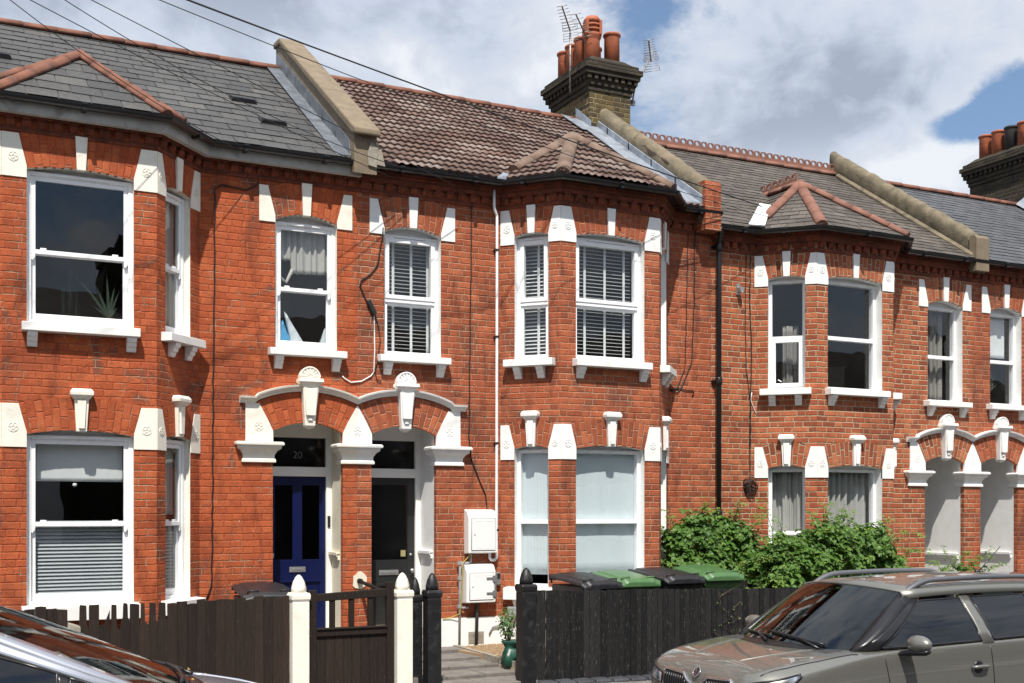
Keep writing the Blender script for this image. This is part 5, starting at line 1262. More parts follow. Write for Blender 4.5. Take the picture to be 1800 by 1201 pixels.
# slatted blinds in the brown-tiled house
def tapes(a, b, n): return [a+(b-a)*(k+.5)/n for k in range(n)]
u0, u1, zb, zs, _ = dB['wo']; a, b = u0+.06, u1-.06
blind_slats('venetian_blind', MAIN, a, b, zb+.06, zs-.04, -.26, "white slatted blind with cloth tapes in the window above the grey door", .047, .028, 2, (a+.14, a+.38, a+.60))
u0, u1, zb, zs, _ = dB['fu']; a, b = u0+.06, u1-.06
blind_slats('venetian_blind', dB['fr'], a, b, zb+.06, zs-.04, -.26, "wide white slatted blind with three tapes in the front upper bay window", .047, .028, 2, (a+.20, a+.50, a+.79))
u0, u1, zb, zs, _ = dB['cuL']; a, b = u0+.05, u1-.05
blind_slats('venetian_blind', dB['cl'], a, b, zb+.06, zs-.04, -.26, "narrow pale blue-lit slatted blind in the angled upper bay window", .047, .050, -30, (a+.19,))
# frosted film behind the lower bay glass
for key, op, lab in (('fr', 'fl', "pale blue frosted screen filling the lower front bay window behind the bins"), ('cl', 'clL', "pale blue frosted screen in the narrow lower bay window by the meter boxes"), ('cr', 'clR', "pale blue frosted screen in the hidden side of the lower bay")):
    u0, u1, zb, zs, _ = dB[op]; cloth_panel('window_screen', dB[key], u0+.04, u1-.04, zb+.16, zs-.03, -.19, lab, 'blind', 'film_pale', .002, .8)
# curtains of the crested house
u0, u1, zb, zs, _ = dC['fl']; cloth_panel('curtain', dC['fr'], u0+.03, u1-.05, zb, zs-.02, -.27, "pleated pale curtain across the lower front bay window above the brambles", 'curtain', 'net_curtain', .03, 9)
u0, u1, zb, zs, _ = dC['clL']; cloth_panel('curtain', dC['cl'], u0+.03, u1-.03, zb, zs-.02, -.27, "pale curtain parted in the narrow lower bay window by the cable coil", 'curtain', 'net_curtain', .035, 5)
u0, u1, zb, zs, _ = dC['cuL']; cloth_panel('curtain', dC['cl'], u0+.16, u1-.12, zb, zb+.95, -.40, "grey curtain hanging inside the narrow upper bay window", 'curtain', 'curtain_grey', .03, 6)
u0, u1, zb, zs, _ = dC['wo']; cloth_panel('curtain', MAIN, u0+.03, u0+.30, zb, zs-.02, -.30, "grey curtain gathered at one side of the upper window over the white-lined porch", 'curtain', 'curtain_grey', .03, 9); cloth_panel('curtain', MAIN, u0+.36, u1-.10, zb, zs-.02, -.32, "grey curtain half drawn across the upper window over the white-lined porch", 'curtain', 'curtain_grey', .03, 8)
u0, u1, zb, zs, _ = dD['wo']; cloth_panel('roller_blind', MAIN, u0+.05, u1-.12, zb+.80, zs-.04, -.24, "white roller blind covering the top half of the last upper window", 'blind', 'blind_white', .002, .3)
al = thing('houseplant', "small leafy houseplant in the last upper window", 'plant', (u0+.40, .35, zb)); mb = MB(MAIN)
for k in range(9): leafblade(mb, (u0+.36, -.3, zb+.28+.02*k), (u0+.36+.12*math.cos(k*1.1), -.3, zb+.36+.03*k), .018, 0)
mb.build('leaves', 'aloe', al)

# ------------------------------------------------------------------ planting
def leaves(mb, p, n, size, rr, tint, k3=True):
    """one spray: three folded leaflets or a single blade"""
    n = n.normalized(); x = n.orthogonal().normalized(); a0 = rr.random()*6.28; y = n.cross(x)
    for j in range(3 if k3 else 1):
        a = a0+(j-1)*1.25; d = x*math.cos(a)+y*math.sin(a); sd_ = n.cross(d); L = size*(1.1 if j == 1 else .85); w = L*.36
        b = p+d*.15*L; t = p+d*L-n*L*.22; m = p+d*L*.52; q1 = m+sd_*w+n*L*.10; q2 = m-sd_*w+n*L*.10
        q1b = p+d*L*.82+sd_*w*.55; q2b = p+d*L*.82-sd_*w*.55
        i = mb.vs([b, q1, q1b, t, q2b, q2, m]); tt = min(1, max(0, tint+rr.uniform(-.12, .12)))
        mb.fi([i[0], i[6], i[1]], tt); mb.fi([i[6], i[3], i[2], i[1]], tt); mb.fi([i[0], i[5], i[6]], tt*.9); mb.fi([i[6], i[5], i[4], i[3]], tt*.9)
def bramble(label, roots, ells, nl, seed, sprays, loc, size=(.055, .13)):
    h = thing('bramble_bush', label, 'bush', loc); rr = random.Random(seed); mb = MB(); tw = MB()
    for (cx, cy, cz), (rx, ry, rz_), frac in ells:
        clumps = []
        for _ in range(int(26*frac)+6):
            a, e = rr.uniform(0, 6.28), rr.uniform(-.5, 1.4); q = rr.uniform(.6, 1.0)
            clumps.append((Vector((cx+rx*q*math.cos(a)*math.cos(e), cy+ry*q*math.sin(a)*math.cos(e), cz+rz_*q*math.sin(e))), rr.uniform(.08, .22), rr.random()))
        for _ in range(int(nl*frac*.52)):
            c, r, ct = rr.choice(clumps)
            d = Vector((rr.gauss(0, 1), rr.gauss(0, 1), rr.gauss(0, .8))); d.normalize(); p = c+d*r*rr.random()**.5
            if p.z < -.2: continue
            n = (d*.5+Vector((rr.uniform(-.4, .4), rr.uniform(-.7, .1), rr.uniform(.3, 1))))
            leaves(mb, p, n, rr.uniform(*size), rr, .12+.55*ct*rr.random()+.15*rr.random())
        for _ in range(int(9*frac)+4):                     # young shoots poking out of the mass
            c, r, ct = rr.choice(clumps); o_ = (c-Vector((cx, cy, cz))); o_.normalize(); tip = c+o_*rr.uniform(.15, .36)+Vector((rr.uniform(-.1, .1), rr.uniform(-.15, 0), rr.uniform(-.02, .14)))
            P = [c.lerp(tip, i/5)+Vector((0, 0, .05*math.sin(math.pi*i/5))) for i in range(6)]; tw.tube(P, [.004, .004, .003, .003, .002, .002], 4)
            for i in range(1, 6):
                for s in range(2): leaves(mb, P[i]+Vector((rr.uniform(-.05, .05), rr.uniform(-.05, .05), rr.uniform(-.03, .03))), o_*.4+Vector((rr.uniform(-.4, .4), rr.uniform(-.6, .1), .8)), rr.uniform(.04, .085)*(1.1-.1*i), rr, .45+.1*i*rr.random())
        for c, r, ct in clumps[::2]:
            b = Vector(rr.choice(roots)); m = (b+c)/2+Vector((rr.uniform(-.1, .1), rr.uniform(-.1, .1), .12)); tw.tube([b, m, c], [.008, .006, .003], 5)
    for a, b, arch in sprays:                              # long arching canes standing clear of the mass
        a = Vector(a); b = Vector(b); P = []
        for i in range(11):
            f = i/10; P.append(a+(b-a)*f+Vector((0, 0, arch*4*f*(1-f))))
        tw.tube(P, [.005-.0003*i for i in range(11)], 5)
        for i in range(2, 11):
            for s in range(3):
                leaves(mb, P[i]+Vector((rr.uniform(-.07, .07), rr.uniform(-.07, .07), rr.uniform(-.03, .05))), Vector((rr.uniform(-.4, .4), rr.uniform(-.7, 0), 1)), rr.uniform(.03, .06), rr, .55+.45*(i/10)*rr.random())
    tw.build('canes', 'twig', h); mb.build('foliage', 'bramble_leaf', h)
    return h
bramble("dark green bramble bush against the wall beside the black downpipe", [(4.6, -.5, -.15), (5.2, -.45, -.15), (4.9, -.7, -.15)],
    [((4.55, -.52, 1.05), (.42, .30, .45), .8), ((5.15, -.45, 1.10), (.42, .28, .42), .8), ((4.85, -.6, .55), (.6, .35, .5), .8)], 2300, 11,
    [((4.5, -.5, 1.3), (4.75, -.6, 1.78), .05), ((5.2, -.4, 1.3), (5.35, -.5, 1.76), .04), ((4.3, -.5, 1.2), (4.10, -.55, 1.62), .05), ((5.4, -.4, 1.2), (5.75, -.5, 1.6), .08), ((4.2, -.6, .9), (4.0, -.7, .75), .1), ((4.7, -.4, 1.3), (4.95, -.5, 1.65), .05)], (4.85, -.55, -.15))
bramble("large sprawling bramble bush in front of the crested house's bay", [(6.0, -1.3, -.2), (6.6, -1.2, -.2), (5.6, -1.3, -.2)],
    [((5.45, -1.35, .85), (.55, .32, .42), .9), ((6.15, -1.35, 1.08), (.55, .34, .42), 1.2), ((6.75, -1.25, .98), (.5, .34, .42), 1.), ((5.9, -1.5, .6), (.85, .34, .45), 1.), ((7.15, -1.2, .62), (.35, .3, .4), .5)], 2300, 12,
    [((5.9, -1.4, 1.2), (6.05, -1.5, 1.72), .04), ((6.4, -1.3, 1.2), (6.55, -1.4, 1.60), .05), ((6.9, -1.3, 1.1), (7.75, -1.4, 1.28), .12), ((6.9, -1.3, .95), (7.8, -1.5, 1.05), .10), ((5.6, -1.4, 1.0), (4.9, -1.5, 1.25), .1), ((5.3, -1.4, .9), (4.75, -1.6, .98), .1), ((6.9, -1.2, 1.2), (7.35, -1.2, 1.52), .06), ((7.2, -1.3, .7), (7.7, -1.5, .72), .1), ((5.3, -1.5, .7), (4.95, -1.75, .72), .08), ((5.9, -1.7, .7), (5.55, -1.9, .70), .1), ((6.2, -1.6, 1.1), (5.7, -1.7, 1.38), .1), ((5.6, -.9, 1.2), (5.5, -.75, 1.75), .05)], (6.2, -1.3, -.2))
bramble("small bramble sprays by the white-lined porch beyond the parked car", [(8.3, -1.2, -.2), (9.0, -1.2, -.2)],
    [((8.75, -1.2, .60), (.45, .2, .22), .30)], 900, 13, [((8.5, -1.2, .6), (8.0, -1.3, .88), .1), ((8.6, -1.2, .6), (9.2, -1.3, .95), .1), ((8.4, -1.2, .7), (8.75, -1.3, 1.02), .05), ((9.0, -1.2, .6), (9.5, -1.3, .82), .1)], (8.7, -1.2, -.2))
bs = thing('shrub_bag', "leafy shrub growing from a green plastic bag beside the black gate post", 'plant', (1.20, -1.55, -.1)); mb = MB(); rr = random.Random(5)
for _ in range(420):
    d = Vector((rr.gauss(0, 1), rr.gauss(0, 1), rr.gauss(0, 1))).normalized(); p = Vector((1.28, -1.5, .36))+Vector((d.x*.13, d.y*.13, d.z*.20))*rr.random()**.4
    leaves(mb, p, d+Vector((0, -.3, .6)), rr.uniform(.03, .05), rr, rr.random(), False)
mb.build('foliage', 'shrub_leaf', bs); mb = MB()
for k in range(9): a = k*.7; mb.tube([(1.28, -1.5, .1), (1.28+.06*math.cos(a), -1.5+.06*math.sin(a), .3), (1.28+.11*math.cos(a), -1.5+.11*math.sin(a), .48)], .004, 5)
mb.build('stems', 'twig', bs)
def crumple(mb, c, prof, n=18, amp=.2, seed=1):
    rr = random.Random(seed); k = [rr.uniform(0, 6) for _ in range(4)]
    mb.rings([[(c[0]+r*(1+amp*math.sin(3*a+k[0]+h*14)+amp*.6*math.sin(5*a+k[1]-h*20))*math.cos(a), c[1]+r*(1+amp*math.sin(3*a+k[2]+h*11))*math.sin(a), c[2]+h) for a in [2*math.pi*i/n for i in range(n)]] for r, h in prof], True, True, True)
mb = MB(); crumple(mb, (1.33, -1.50, -.13), [(.10, .0), (.125, .03), (.13, .09), (.115, .15), (.08, .20), (.07, .225), (.085, .26), (.115, .29), (.10, .30)], seed=3); mb.build('bag', 'bag_green', bs)
# weed creeping up the black fence
wd = thing('weed', "thin straggling weed with pale flowers growing up the black fence", 'plant', (3.75, -2.25, .0)); mb = MB(); lf = MB(); rr = random.Random(3)
for k in range(5):
    x = 3.70+.09*k; P = [(x+rr.uniform(-.02, .02)*j, -2.225-.01*(j % 2), -.20+j*.085) for j in range(6+2*((k*3) % 4))]; mb.tube(P, .003, 4)
    for p in P[2:]:
        for s in range(2): leaves(lf, Vector(p)+Vector((rr.uniform(-.03, .03), -.01, rr.uniform(-.02, .02))), Vector((rr.uniform(-.5, .5), -1, .4)), rr.uniform(.012, .026), rr, .95 if rr.random() < .5 else .5, False)
mb.build('stems', 'twig', wd); lf.build('foliage', 'shrub_leaf', wd)
# low inner fence glimpsed through the brambles
picket('inner_fence', "weathered board fence glimpsed under the brambles behind the black fence", 4.72, 6.4, -1.15, lambda x, rr: .74+rr.uniform(-.02, .02), 'wood_black', .10, lambda x: -.2, 21)

# ------------------------------------------------------------------ houses across the road (behind the camera, mirrored in the windows)
ot = thing('opposite_terrace', "brick terrace with a dark slate roof across the road, mirrored in the windows", 'house', (4, -17.5, 0))
mb = MB(); yw = -17.4
mb.box(-22, 34, yw-7, yw, -.6, 5.4)
for k in range(-4, 7): mb.box(k*5.2+1.2, k*5.2+3.6, yw, yw+.8, -.6, 5.4)
mb.build('wall', 'brick_soot', ot)
mb = MB()
for k in range(-4, 7):
    for x0 in (1.5, 2.5):
        for z in (.8, 3.3): mb.box(k*5.2+x0, k*5.2+x0+.8, yw+.79, yw+.82, z, z+1.6)
    mb.box(k*5.2+4.2, k*5.2+5.0, yw-.01, yw+.02, 3.3, 4.9)
mb.build('window', 'upvc', ot)
mb = MB(); mb.hexa([(-22, yw-7.2, 5.4), (34, yw-7.2, 5.4), (34, yw+.25, 5.4), (-22, yw+.25, 5.4)], [(-22, yw-3.5, 7.5), (34, yw-3.5, 7.5), (34, yw-3.45, 7.5), (-22, yw-3.45, 7.5)])
for k in range(-4, 7):
    mb.hexa([(k*5.2+1.1, yw-2.6, 5.4), (k*5.2+3.7, yw-2.6, 5.4), (k*5.2+3.7, yw+1.0, 5.4), (k*5.2+1.1, yw+1.0, 5.4)], [(k*5.2+2.38, yw-2.6, 6.6), (k*5.2+2.42, yw-2.6, 6.6), (k*5.2+2.42, yw-.4, 6.6), (k*5.2+2.38, yw-.4, 6.6)])
rf = mb.build('roof', 'slate_old', ot)
for k in range(-4, 7, 2):
    mb = MB(); mb.box(k*5.2-.4, k*5.2+.4, yw-4.2, yw-2.6, 6.3, 8.6); mb.box(k*5.2-.5, k*5.2+.5, yw-4.3, yw-2.5, 8.4, 8.65); 
    for j in range(4): mb.lathe((k*5.2, yw-4+j*.42, 8.65), [(.13, 0), (.12, .4), (.14, .45)], 10)
    mb.build('chimney', 'brick_soot', rf)

# ------------------------------------------------------------------ parked cars
from mathutils.bvhtree import BVHTree
def car(label, loc, rz, S):
    T = thing('parked_car', label, 'car', loc, None, rz)
    P = S['paint']
    def L(name, mb, m, parent=T, bev=0., sb=0, smooth=False):
        mb.local = True; return mb.build(name, m, parent, bevel=bev, sub=sb, smooth=smooth)
    # body up to the waistline and bonnet
    mb = MB(); rg = []
    for x, w, zl, zsh, we, ze, zc in S['st']:
        h = [(0, zl), (w*.86, zl), (w*.97, zl+.10), (w, zl+(zsh-zl)*.55), (w*.988, zsh-.014), (w*.975, zsh+.006), (we+.022, ze-.010), (we-.028, ze+.003), (we*.55, ze*.3+zc*.7), (0, zc)]
        rg.append([(x, y, z) for y, z in h] + [(x, -y, z) for y, z in h[-2:0:-1]])
    mb.rings(rg, True, True, True); body = L('body', mb, P, sb=2, smooth=True)
    bpy.context.view_layer.update()
    dg = bpy.context.evaluated_depsgraph_get(); ev = body.evaluated_get(dg); me = ev.to_mesh()
    bvh = BVHTree.FromPolygons([v.co.copy() for v in me.vertices], [tuple(p.vertices) for p in me.polygons]); ev.to_mesh_clear()
    def side(x, z, s, out=0.):
        hit = bvh.ray_cast(Vector((x, s*3, z)), Vector((0, -s, 0)))[0]
        return Vector((x, (hit.y if hit else s*.85)+s*out, z))
    def top(x, y, out=0.):
        hit = bvh.ray_cast(Vector((x, y, 3)), Vector((0, 0, -1)))[0]; return Vector((x, y, (hit.z if hit else 1.)+out))
    def front(y, z, out=0.):
        hit = bvh.ray_cast(Vector((-2, y, z)), Vector((1, 0, 0)))[0]; return Vector(((hit.x if hit else 0)-out, y, z))
    # glasshouse
    g = S['g']; wb, zb = g['wb'], g['zb']; wt, zt = g['wt'], g['zt']; wr, zr, zc = g['wr'], g['zr'], g['zc']
    def lerp(a, b, f): return a+(b-a)*f
    def screen(xb, xbs, zbc, zbs, xt, xts, ztc, zts, bul, N=14, M=8, s0=1.):
        rows = []
        for j in range(M+1):
            f = j/M; r = []
            for i in range(N+1):
                s = (-1+2*i/N)*s0; q = s*s
                bx, tx = lerp(xb, xbs, q), lerp(xt, xts, q); bz, tz = lerp(zbc, zbs, q), lerp(ztc, zts, q)
                r.append((lerp(bx, tx, f)+bul*4*f*(1-f)*.5, lerp(wb, wt, f)*s, lerp(bz, tz, f)+abs(bul)*4*f*(1-f)))
            rows.append(r)
        return rows
    ws = screen(*g['ws'], .02); mb = MB(); mb.rings(ws, False, False, True); o = L('windscreen', mb, 'screen_glass', smooth=True)
    so = o.modifiers.new('thickness', 'SOLIDIFY'); so.thickness = .006; so.offset = -1; so.use_rim = False
    rw = screen(*g['rw'], -.02); mb = MB(); mb.rings(rw, False, False, True); o = L('rear_window', mb, 'car_glass', smooth=True)
    # roof skin with cant rails
    mb = MB(); rows = []; top_f = ws[-1]; top_r = rw[-1]; n = len(top_f); M = 10
    for j in range(M+1):
        f = j/M; cr_ = g['crown'](f); row = []
        for i in range(n):
            a, b = Vector(top_f[i]), Vector(top_r[i]); p = a.lerp(b, f); s = -1+2*i/(n-1)
            p.z += cr_*(1-.25*s*s) + .0; p.y *= 1.0+.02*math.sin(math.pi*f)
            row.append(tuple(p))
        e0, e1 = Vector(row[0]), Vector(row[-1])
        row = [(e0.x, e0.y-.030, e0.z-.06)]+[(e0.x, e0.y-.018, e0.z-.02)]+row+[(e1.x, e1.y+.018, e1.z-.02)]+[(e1.x, e1.y+.030, e1.z-.06)]
        rows.append(row)
    mb.rings(rows, False, False, True); o = L('roof', mb, P, smooth=True); so = o.modifiers.new('thickness', 'SOLIDIFY'); so.thickness = .02; so.offset = -1
    roof_row = rows
    def roof_edge(x):
        for r0, r1 in zip(rows, rows[1:]):
            a, b = Vector(r0[-1]), Vector(r1[-1])
            if a.x <= x <= b.x: return a.lerp(b, (x-a.x)/max(1e-6, b.x-a.x))
        return Vector(rows[0][-1]) if x < rows[0][-1][0] else Vector(rows[-1][-1])
    # side glass; quads given by belt x and top x
    def sidept(x, z, s):
        """a point of the side of the glasshouse"""
        f = (z-zb)/(g['zt']-zb); f_ = max(0, f); yb = side(x, zb-.02, 1).y*.985
        return Vector((x, s*(lerp(yb, wt+.035, f)+.02*4*f_*max(0, 1-f_)), z))
    for s in (-1, 1):
        for kind, bl, br_, tr, tl in g['side']:
            rows_ = []
            for j in range(5):
                f = j/4; a_ = (lerp(bl[0], tl[0], f), lerp(bl[1], tl[1], f)); b_ = (lerp(br_[0], tr[0], f), lerp(br_[1], tr[1], f))
                rows_.append([tuple(sidept(lerp(a_[0], b_[0], i/4), lerp(a_[1], b_[1], i/4), s)+Vector((0, s*(.0 if kind == 'glass' else .008), 0))) for i in range(5)])
            mb = MB(); mb.rings(rows_, False, False, True)
            nm, m = ('side_window', 'car_glass') if kind == 'glass' else ('pillar', {'black': 'car_trim', 'paint': P}[kind])
            o = L(nm, mb, m, smooth=True); so = o.modifiers.new('thickness', 'SOLIDIFY'); so.thickness = .012; so.offset = 0; so.use_rim = kind != 'glass'
            if kind == 'glass':
                loop = rows_[0]+[r[-1] for r in rows_[1:]]+rows_[-1][::-1][1:]+[r[0] for r in rows_[::-1][1:]]
                tb = MB(); tb.tube([Vector(q)+Vector((0, s*.004, 0)) for q in loop], .011, 6, False); L('window_trim', tb, 'car_trim', o)
        if g.get('chrome'):
            x0, x1 = g['chrome']; tb = MB(); tb.tube([sidept(x0+(x1-x0)*k/16, zb+.004+.02*k/16, s)+Vector((0, s*.012, 0)) for k in range(17)], .014, 6); L('chrome_strip', tb, 'chrome')
            tb = MB(); tb.tube([Vector(q)+Vector((0, s*.012, 0)) for q in g['chrome2'](sidept, s)], .012, 6); L('chrome_strip', tb, 'chrome')
    for s in (-1, 1):                                      # corner between windscreen and side
        e = [Vector(r[-1 if s > 0 else 0]) for r in ws]; kk, bl, _, _, tl = g['side'][0]; n_ = len(e)-1
        q = [sidept(lerp(bl[0], tl[0], j/n_)+.01, lerp(bl[1], tl[1], j/n_), s)+Vector((0, s*.006, 0)) for j in range(n_+1)]
        mm = [(a*.5+b*.5)+Vector((-.006, s*.006, .004)) for a, b in zip(e, q)]
        mb = MB(); mb.rings([[a+Vector((.012, 0, .006)) for a in e], mm, q], False, False, True); o = L('pillar', mb, {'black': 'car_trim', 'paint': P}[kk], smooth=True); so = o.modifiers.new('thickness', 'SOLIDIFY'); so.thickness = .02; so.offset = 0
    # interior
    mb = MB(); xw = g['ws'][1]
    mb.hexa([(xw-.25, -.70, zb-.1), (xw+.5, -.70, zb-.12), (xw+.5, .70, zb-.12), (xw-.25, .70, zb-.1)], [(xw-.20, -.68, zb-.02), (xw+.35, -.68, zb-.0), (xw+.35, .68, zb-.0), (xw-.20, .68, zb-.02)])
    mb.box(xw+.3, S['L']-.5, -.72, .72, .3, .42); L('dashboard', mb, 'car_seat', bev=.02)
    for xs in (xw+1.0, xw+1.95):
        for s in (-1, 1):
            mb = MB(); c = s*.37
            mb.hexa([(xs-.4, c-.25, .42), (xs+.15, c-.25, .42), (xs+.15, c+.25, .42), (xs-.4, c+.25, .42)], [(xs-.4, c-.25, .60), (xs+.15, c-.25, .58), (xs+.15, c+.25, .58), (xs-.4, c+.25, .60)])
            mb.hexa([(xs+.02, c-.25, .5), (xs+.17, c-.25, .5), (xs+.17, c+.25, .5), (xs+.02, c+.25, .5)], [(xs+.20, c-.21, 1.14), (xs+.30, c-.21, 1.14), (xs+.30, c+.21, 1.14), (xs+.20, c+.21, 1.14)])
            mb.hexa([(xs+.22, c-.12, 1.16), (xs+.31, c-.12, 1.16), (xs+.31, c+.12, 1.16), (xs+.22, c+.12, 1.16)], [(xs+.25, c-.11, 1.34), (xs+.32, c-.11, 1.34), (xs+.32, c+.11, 1.34), (xs+.25, c+.11, 1.34)])
            L('seat', mb, 'car_seat', bev=.04)
    ds = S.get('drv', -1); sw = MB(); cst = Vector((xw+.48, ds*.37, zb-.04))
    sw.tube([cst+Vector((.07*math.sin(a)*-.6, .18*math.cos(a), .17*math.sin(a))) for a in [2*math.pi*k/20 for k in range(21)]], .014, 6, False); sw.tube([cst+Vector((-.2, 0, -.1)), cst], .03, 8); sw.tube([cst+Vector((0, -.17, 0)), cst+Vector((0, .17, 0))], .016, 6); L('steering_wheel', sw, 'car_trim')
    mb = MB(); mm = Vector(ws[-2][len(ws[0])//2]); mb.box(mm.x+.05, mm.x+.09, -.13, .13, mm.z-.10, mm.z-.03); L('inside_mirror', mb, 'car_trim', bev=.012)
    # scuttle and wipers
    mb = MB(); a = ws[0]; mb.rings([[(x-.09*(1-.3*(y/wb)**2), y, top(x-.09, y).z+.004) for x, y, z in a], [(x-.02, y, z+.002) for x, y, z in a], [(x+.02, y, z+.004) for x, y, z in a]], False, False, True); L('scuttle', mb, 'car_trim', smooth=True)
    for yy, y2 in ((.52*ds, -.10*ds), (-.02*ds, -.62*ds)):
        mb = MB(); k = lambda y: 0; N = 10; pts = []
        for i in range(N+1):
            y = lerp(yy, y2, i/N); s_ = y/wb; f = .03+.07*(i/N)
            base = Vector(ws[0][0]); xx = lerp(lerp(g['ws'][0], g['ws'][1], s_*s_), lerp(g['ws'][4], g['ws'][5], s_*s_), f); zz = lerp(lerp(g['ws'][2], g['ws'][3], s_*s_), lerp(g['ws'][6], g['ws'][7], s_*s_), f)
            pts.append((xx-.012, y, zz+.022))
        mb.tube(pts, .011, 6); mb.tube([(pts[0][0]-.06, pts[0][1], pts[0][2]-.03), pts[4]], .012, 6); L('wiper', mb, 'car_trim')
    # panel gaps
    for s in (-1, 1):
        for x0, x1, z0, z1 in S['gaps']:
            mb = MB(); mb.tube([side(lerp(x0, x1, k/8)+S['gapbow']*math.sin(math.pi*k/8), lerp(z0, z1, k/8), s, -.0005) for k in range(9)], .005, 5); L('panel_gap', mb, 'car_trim', body)
        bn = S['bonnet']; mb = MB(); pts = []
        for (xa, ya), (xb_, yb_) in zip(bn, bn[1:]): pts += [top(lerp(xa, xb_, k/6), s*lerp(ya, yb_, k/6), .001) for k in range(6)]
        mb.tube(pts+[top(bn[-1][0], s*bn[-1][1], .001)], .005, 5); L('panel_gap', mb, 'car_trim', body)
    for s in (-1, 1):
        mb = MB()
        for k in range(1): mb.tube([top(x, s*y, .001) for x, y in S['crease']], [.001, .006, .007, .007, .005, .001][:len(S['crease'])], 8)
        L('bonnet_crease', mb, P, body)
    # door handles, mirrors
    for s in (-1, 1):
        for hx, hz in S['handles']:
            mb = MB(); p = side(hx, hz, s); mb.lathe(p+Vector((0, s*.002, 0)), [(.055, -.01), (.055, .002), (.04, .004), (0, .0045)], 18, (0, s, 0)); q = L('handle_recess', mb, 'car_trim')
            mb = MB(); mb.tube([p+Vector((-.09, s*.012, .0)), p+Vector((-.07, s*.035, .004)), p+Vector((0, s*.040, .006)), p+Vector((.07, s*.035, .004)), p+Vector((.10, s*.012, .0))], [.010, .016, .017, .016, .010], 8); L('door_handle', mb, S.get('handlem', P))
        mx, mz = S['mirror']; b = Vector((mx, side(mx, zb-.02, s).y, mz))
        mb = MB(); R0 = []
        for k, (dy, ry, rz_, rx) in enumerate(((.06, .0, .02, .03), (.08, 0, .055, .06), (.13, 0, .075, .085), (.20, 0, .078, .085), (.26, 0, .062, .07), (.295, 0, .03, .04), (.30, 0, .008, .012))):
            R0.append([(b.x+.02+rx*math.cos(a)*(.9 if math.cos(a) < 0 else .55), b.y+s*dy, b.z+.085+rz_*math.sin(a)) for a in [2*math.pi*i/14 for i in range(14)]])
        mb.rings(R0, True, True, True); m_ = L('door_mirror', mb, P, sb=1, smooth=True)
        mb = MB(); mb.rings([[(b.x+.02+rx*.9*math.cos(a), b.y+s*dy, b.z+.012+dz+rz_*math.sin(a)) for a in [2*math.pi*i/10 for i in range(10)]] for dy, dz, rx, rz_ in ((-.02, -.02, .08, .02), (.06, -.01, .075, .028), (.13, .005, .07, .032), (.24, .01, .055, .026), (.28, .02, .03, .012))], True, True, True); L('mirror_base', mb, 'car_trim', m_, smooth=True)
    # wheels and arches
    for wx in S['wheels']:
        for s in (-1, 1):
            w = max(q[1] for q in S['st'])
            mb = MB(); mb.lathe((wx, s*(w-.22), .34), [(.30, 0), (.405, .02), (.41, .226), (.37, .230), (.365, .05), (.30, .03)], 28, (0, s, 0)); L('wheel_arch', mb, 'car_trim')
            mb = MB(); mb.lathe((wx, s*(w-.235), .335), [(.24, 0), (.31, .005), (.334, .03), (.336, .10), (.334, .18), (.31, .205), (.235, .21)], 28, (0, s, 0)); ty = L('wheel', mb, 'rubber')
            mb = MB(); mb.lathe((wx, s*(w-.05), .335), [(.235, -.03), (.238, .0), (.215, .012), (.20, -.02), (.06, -.005), (.05, .01), (0, .012)], 24, (0, s, 0)); L('rim', mb, 'metal_grey', ty)
    S['face'](T, L, side, top, front, bvh, ws, rows)
    return T

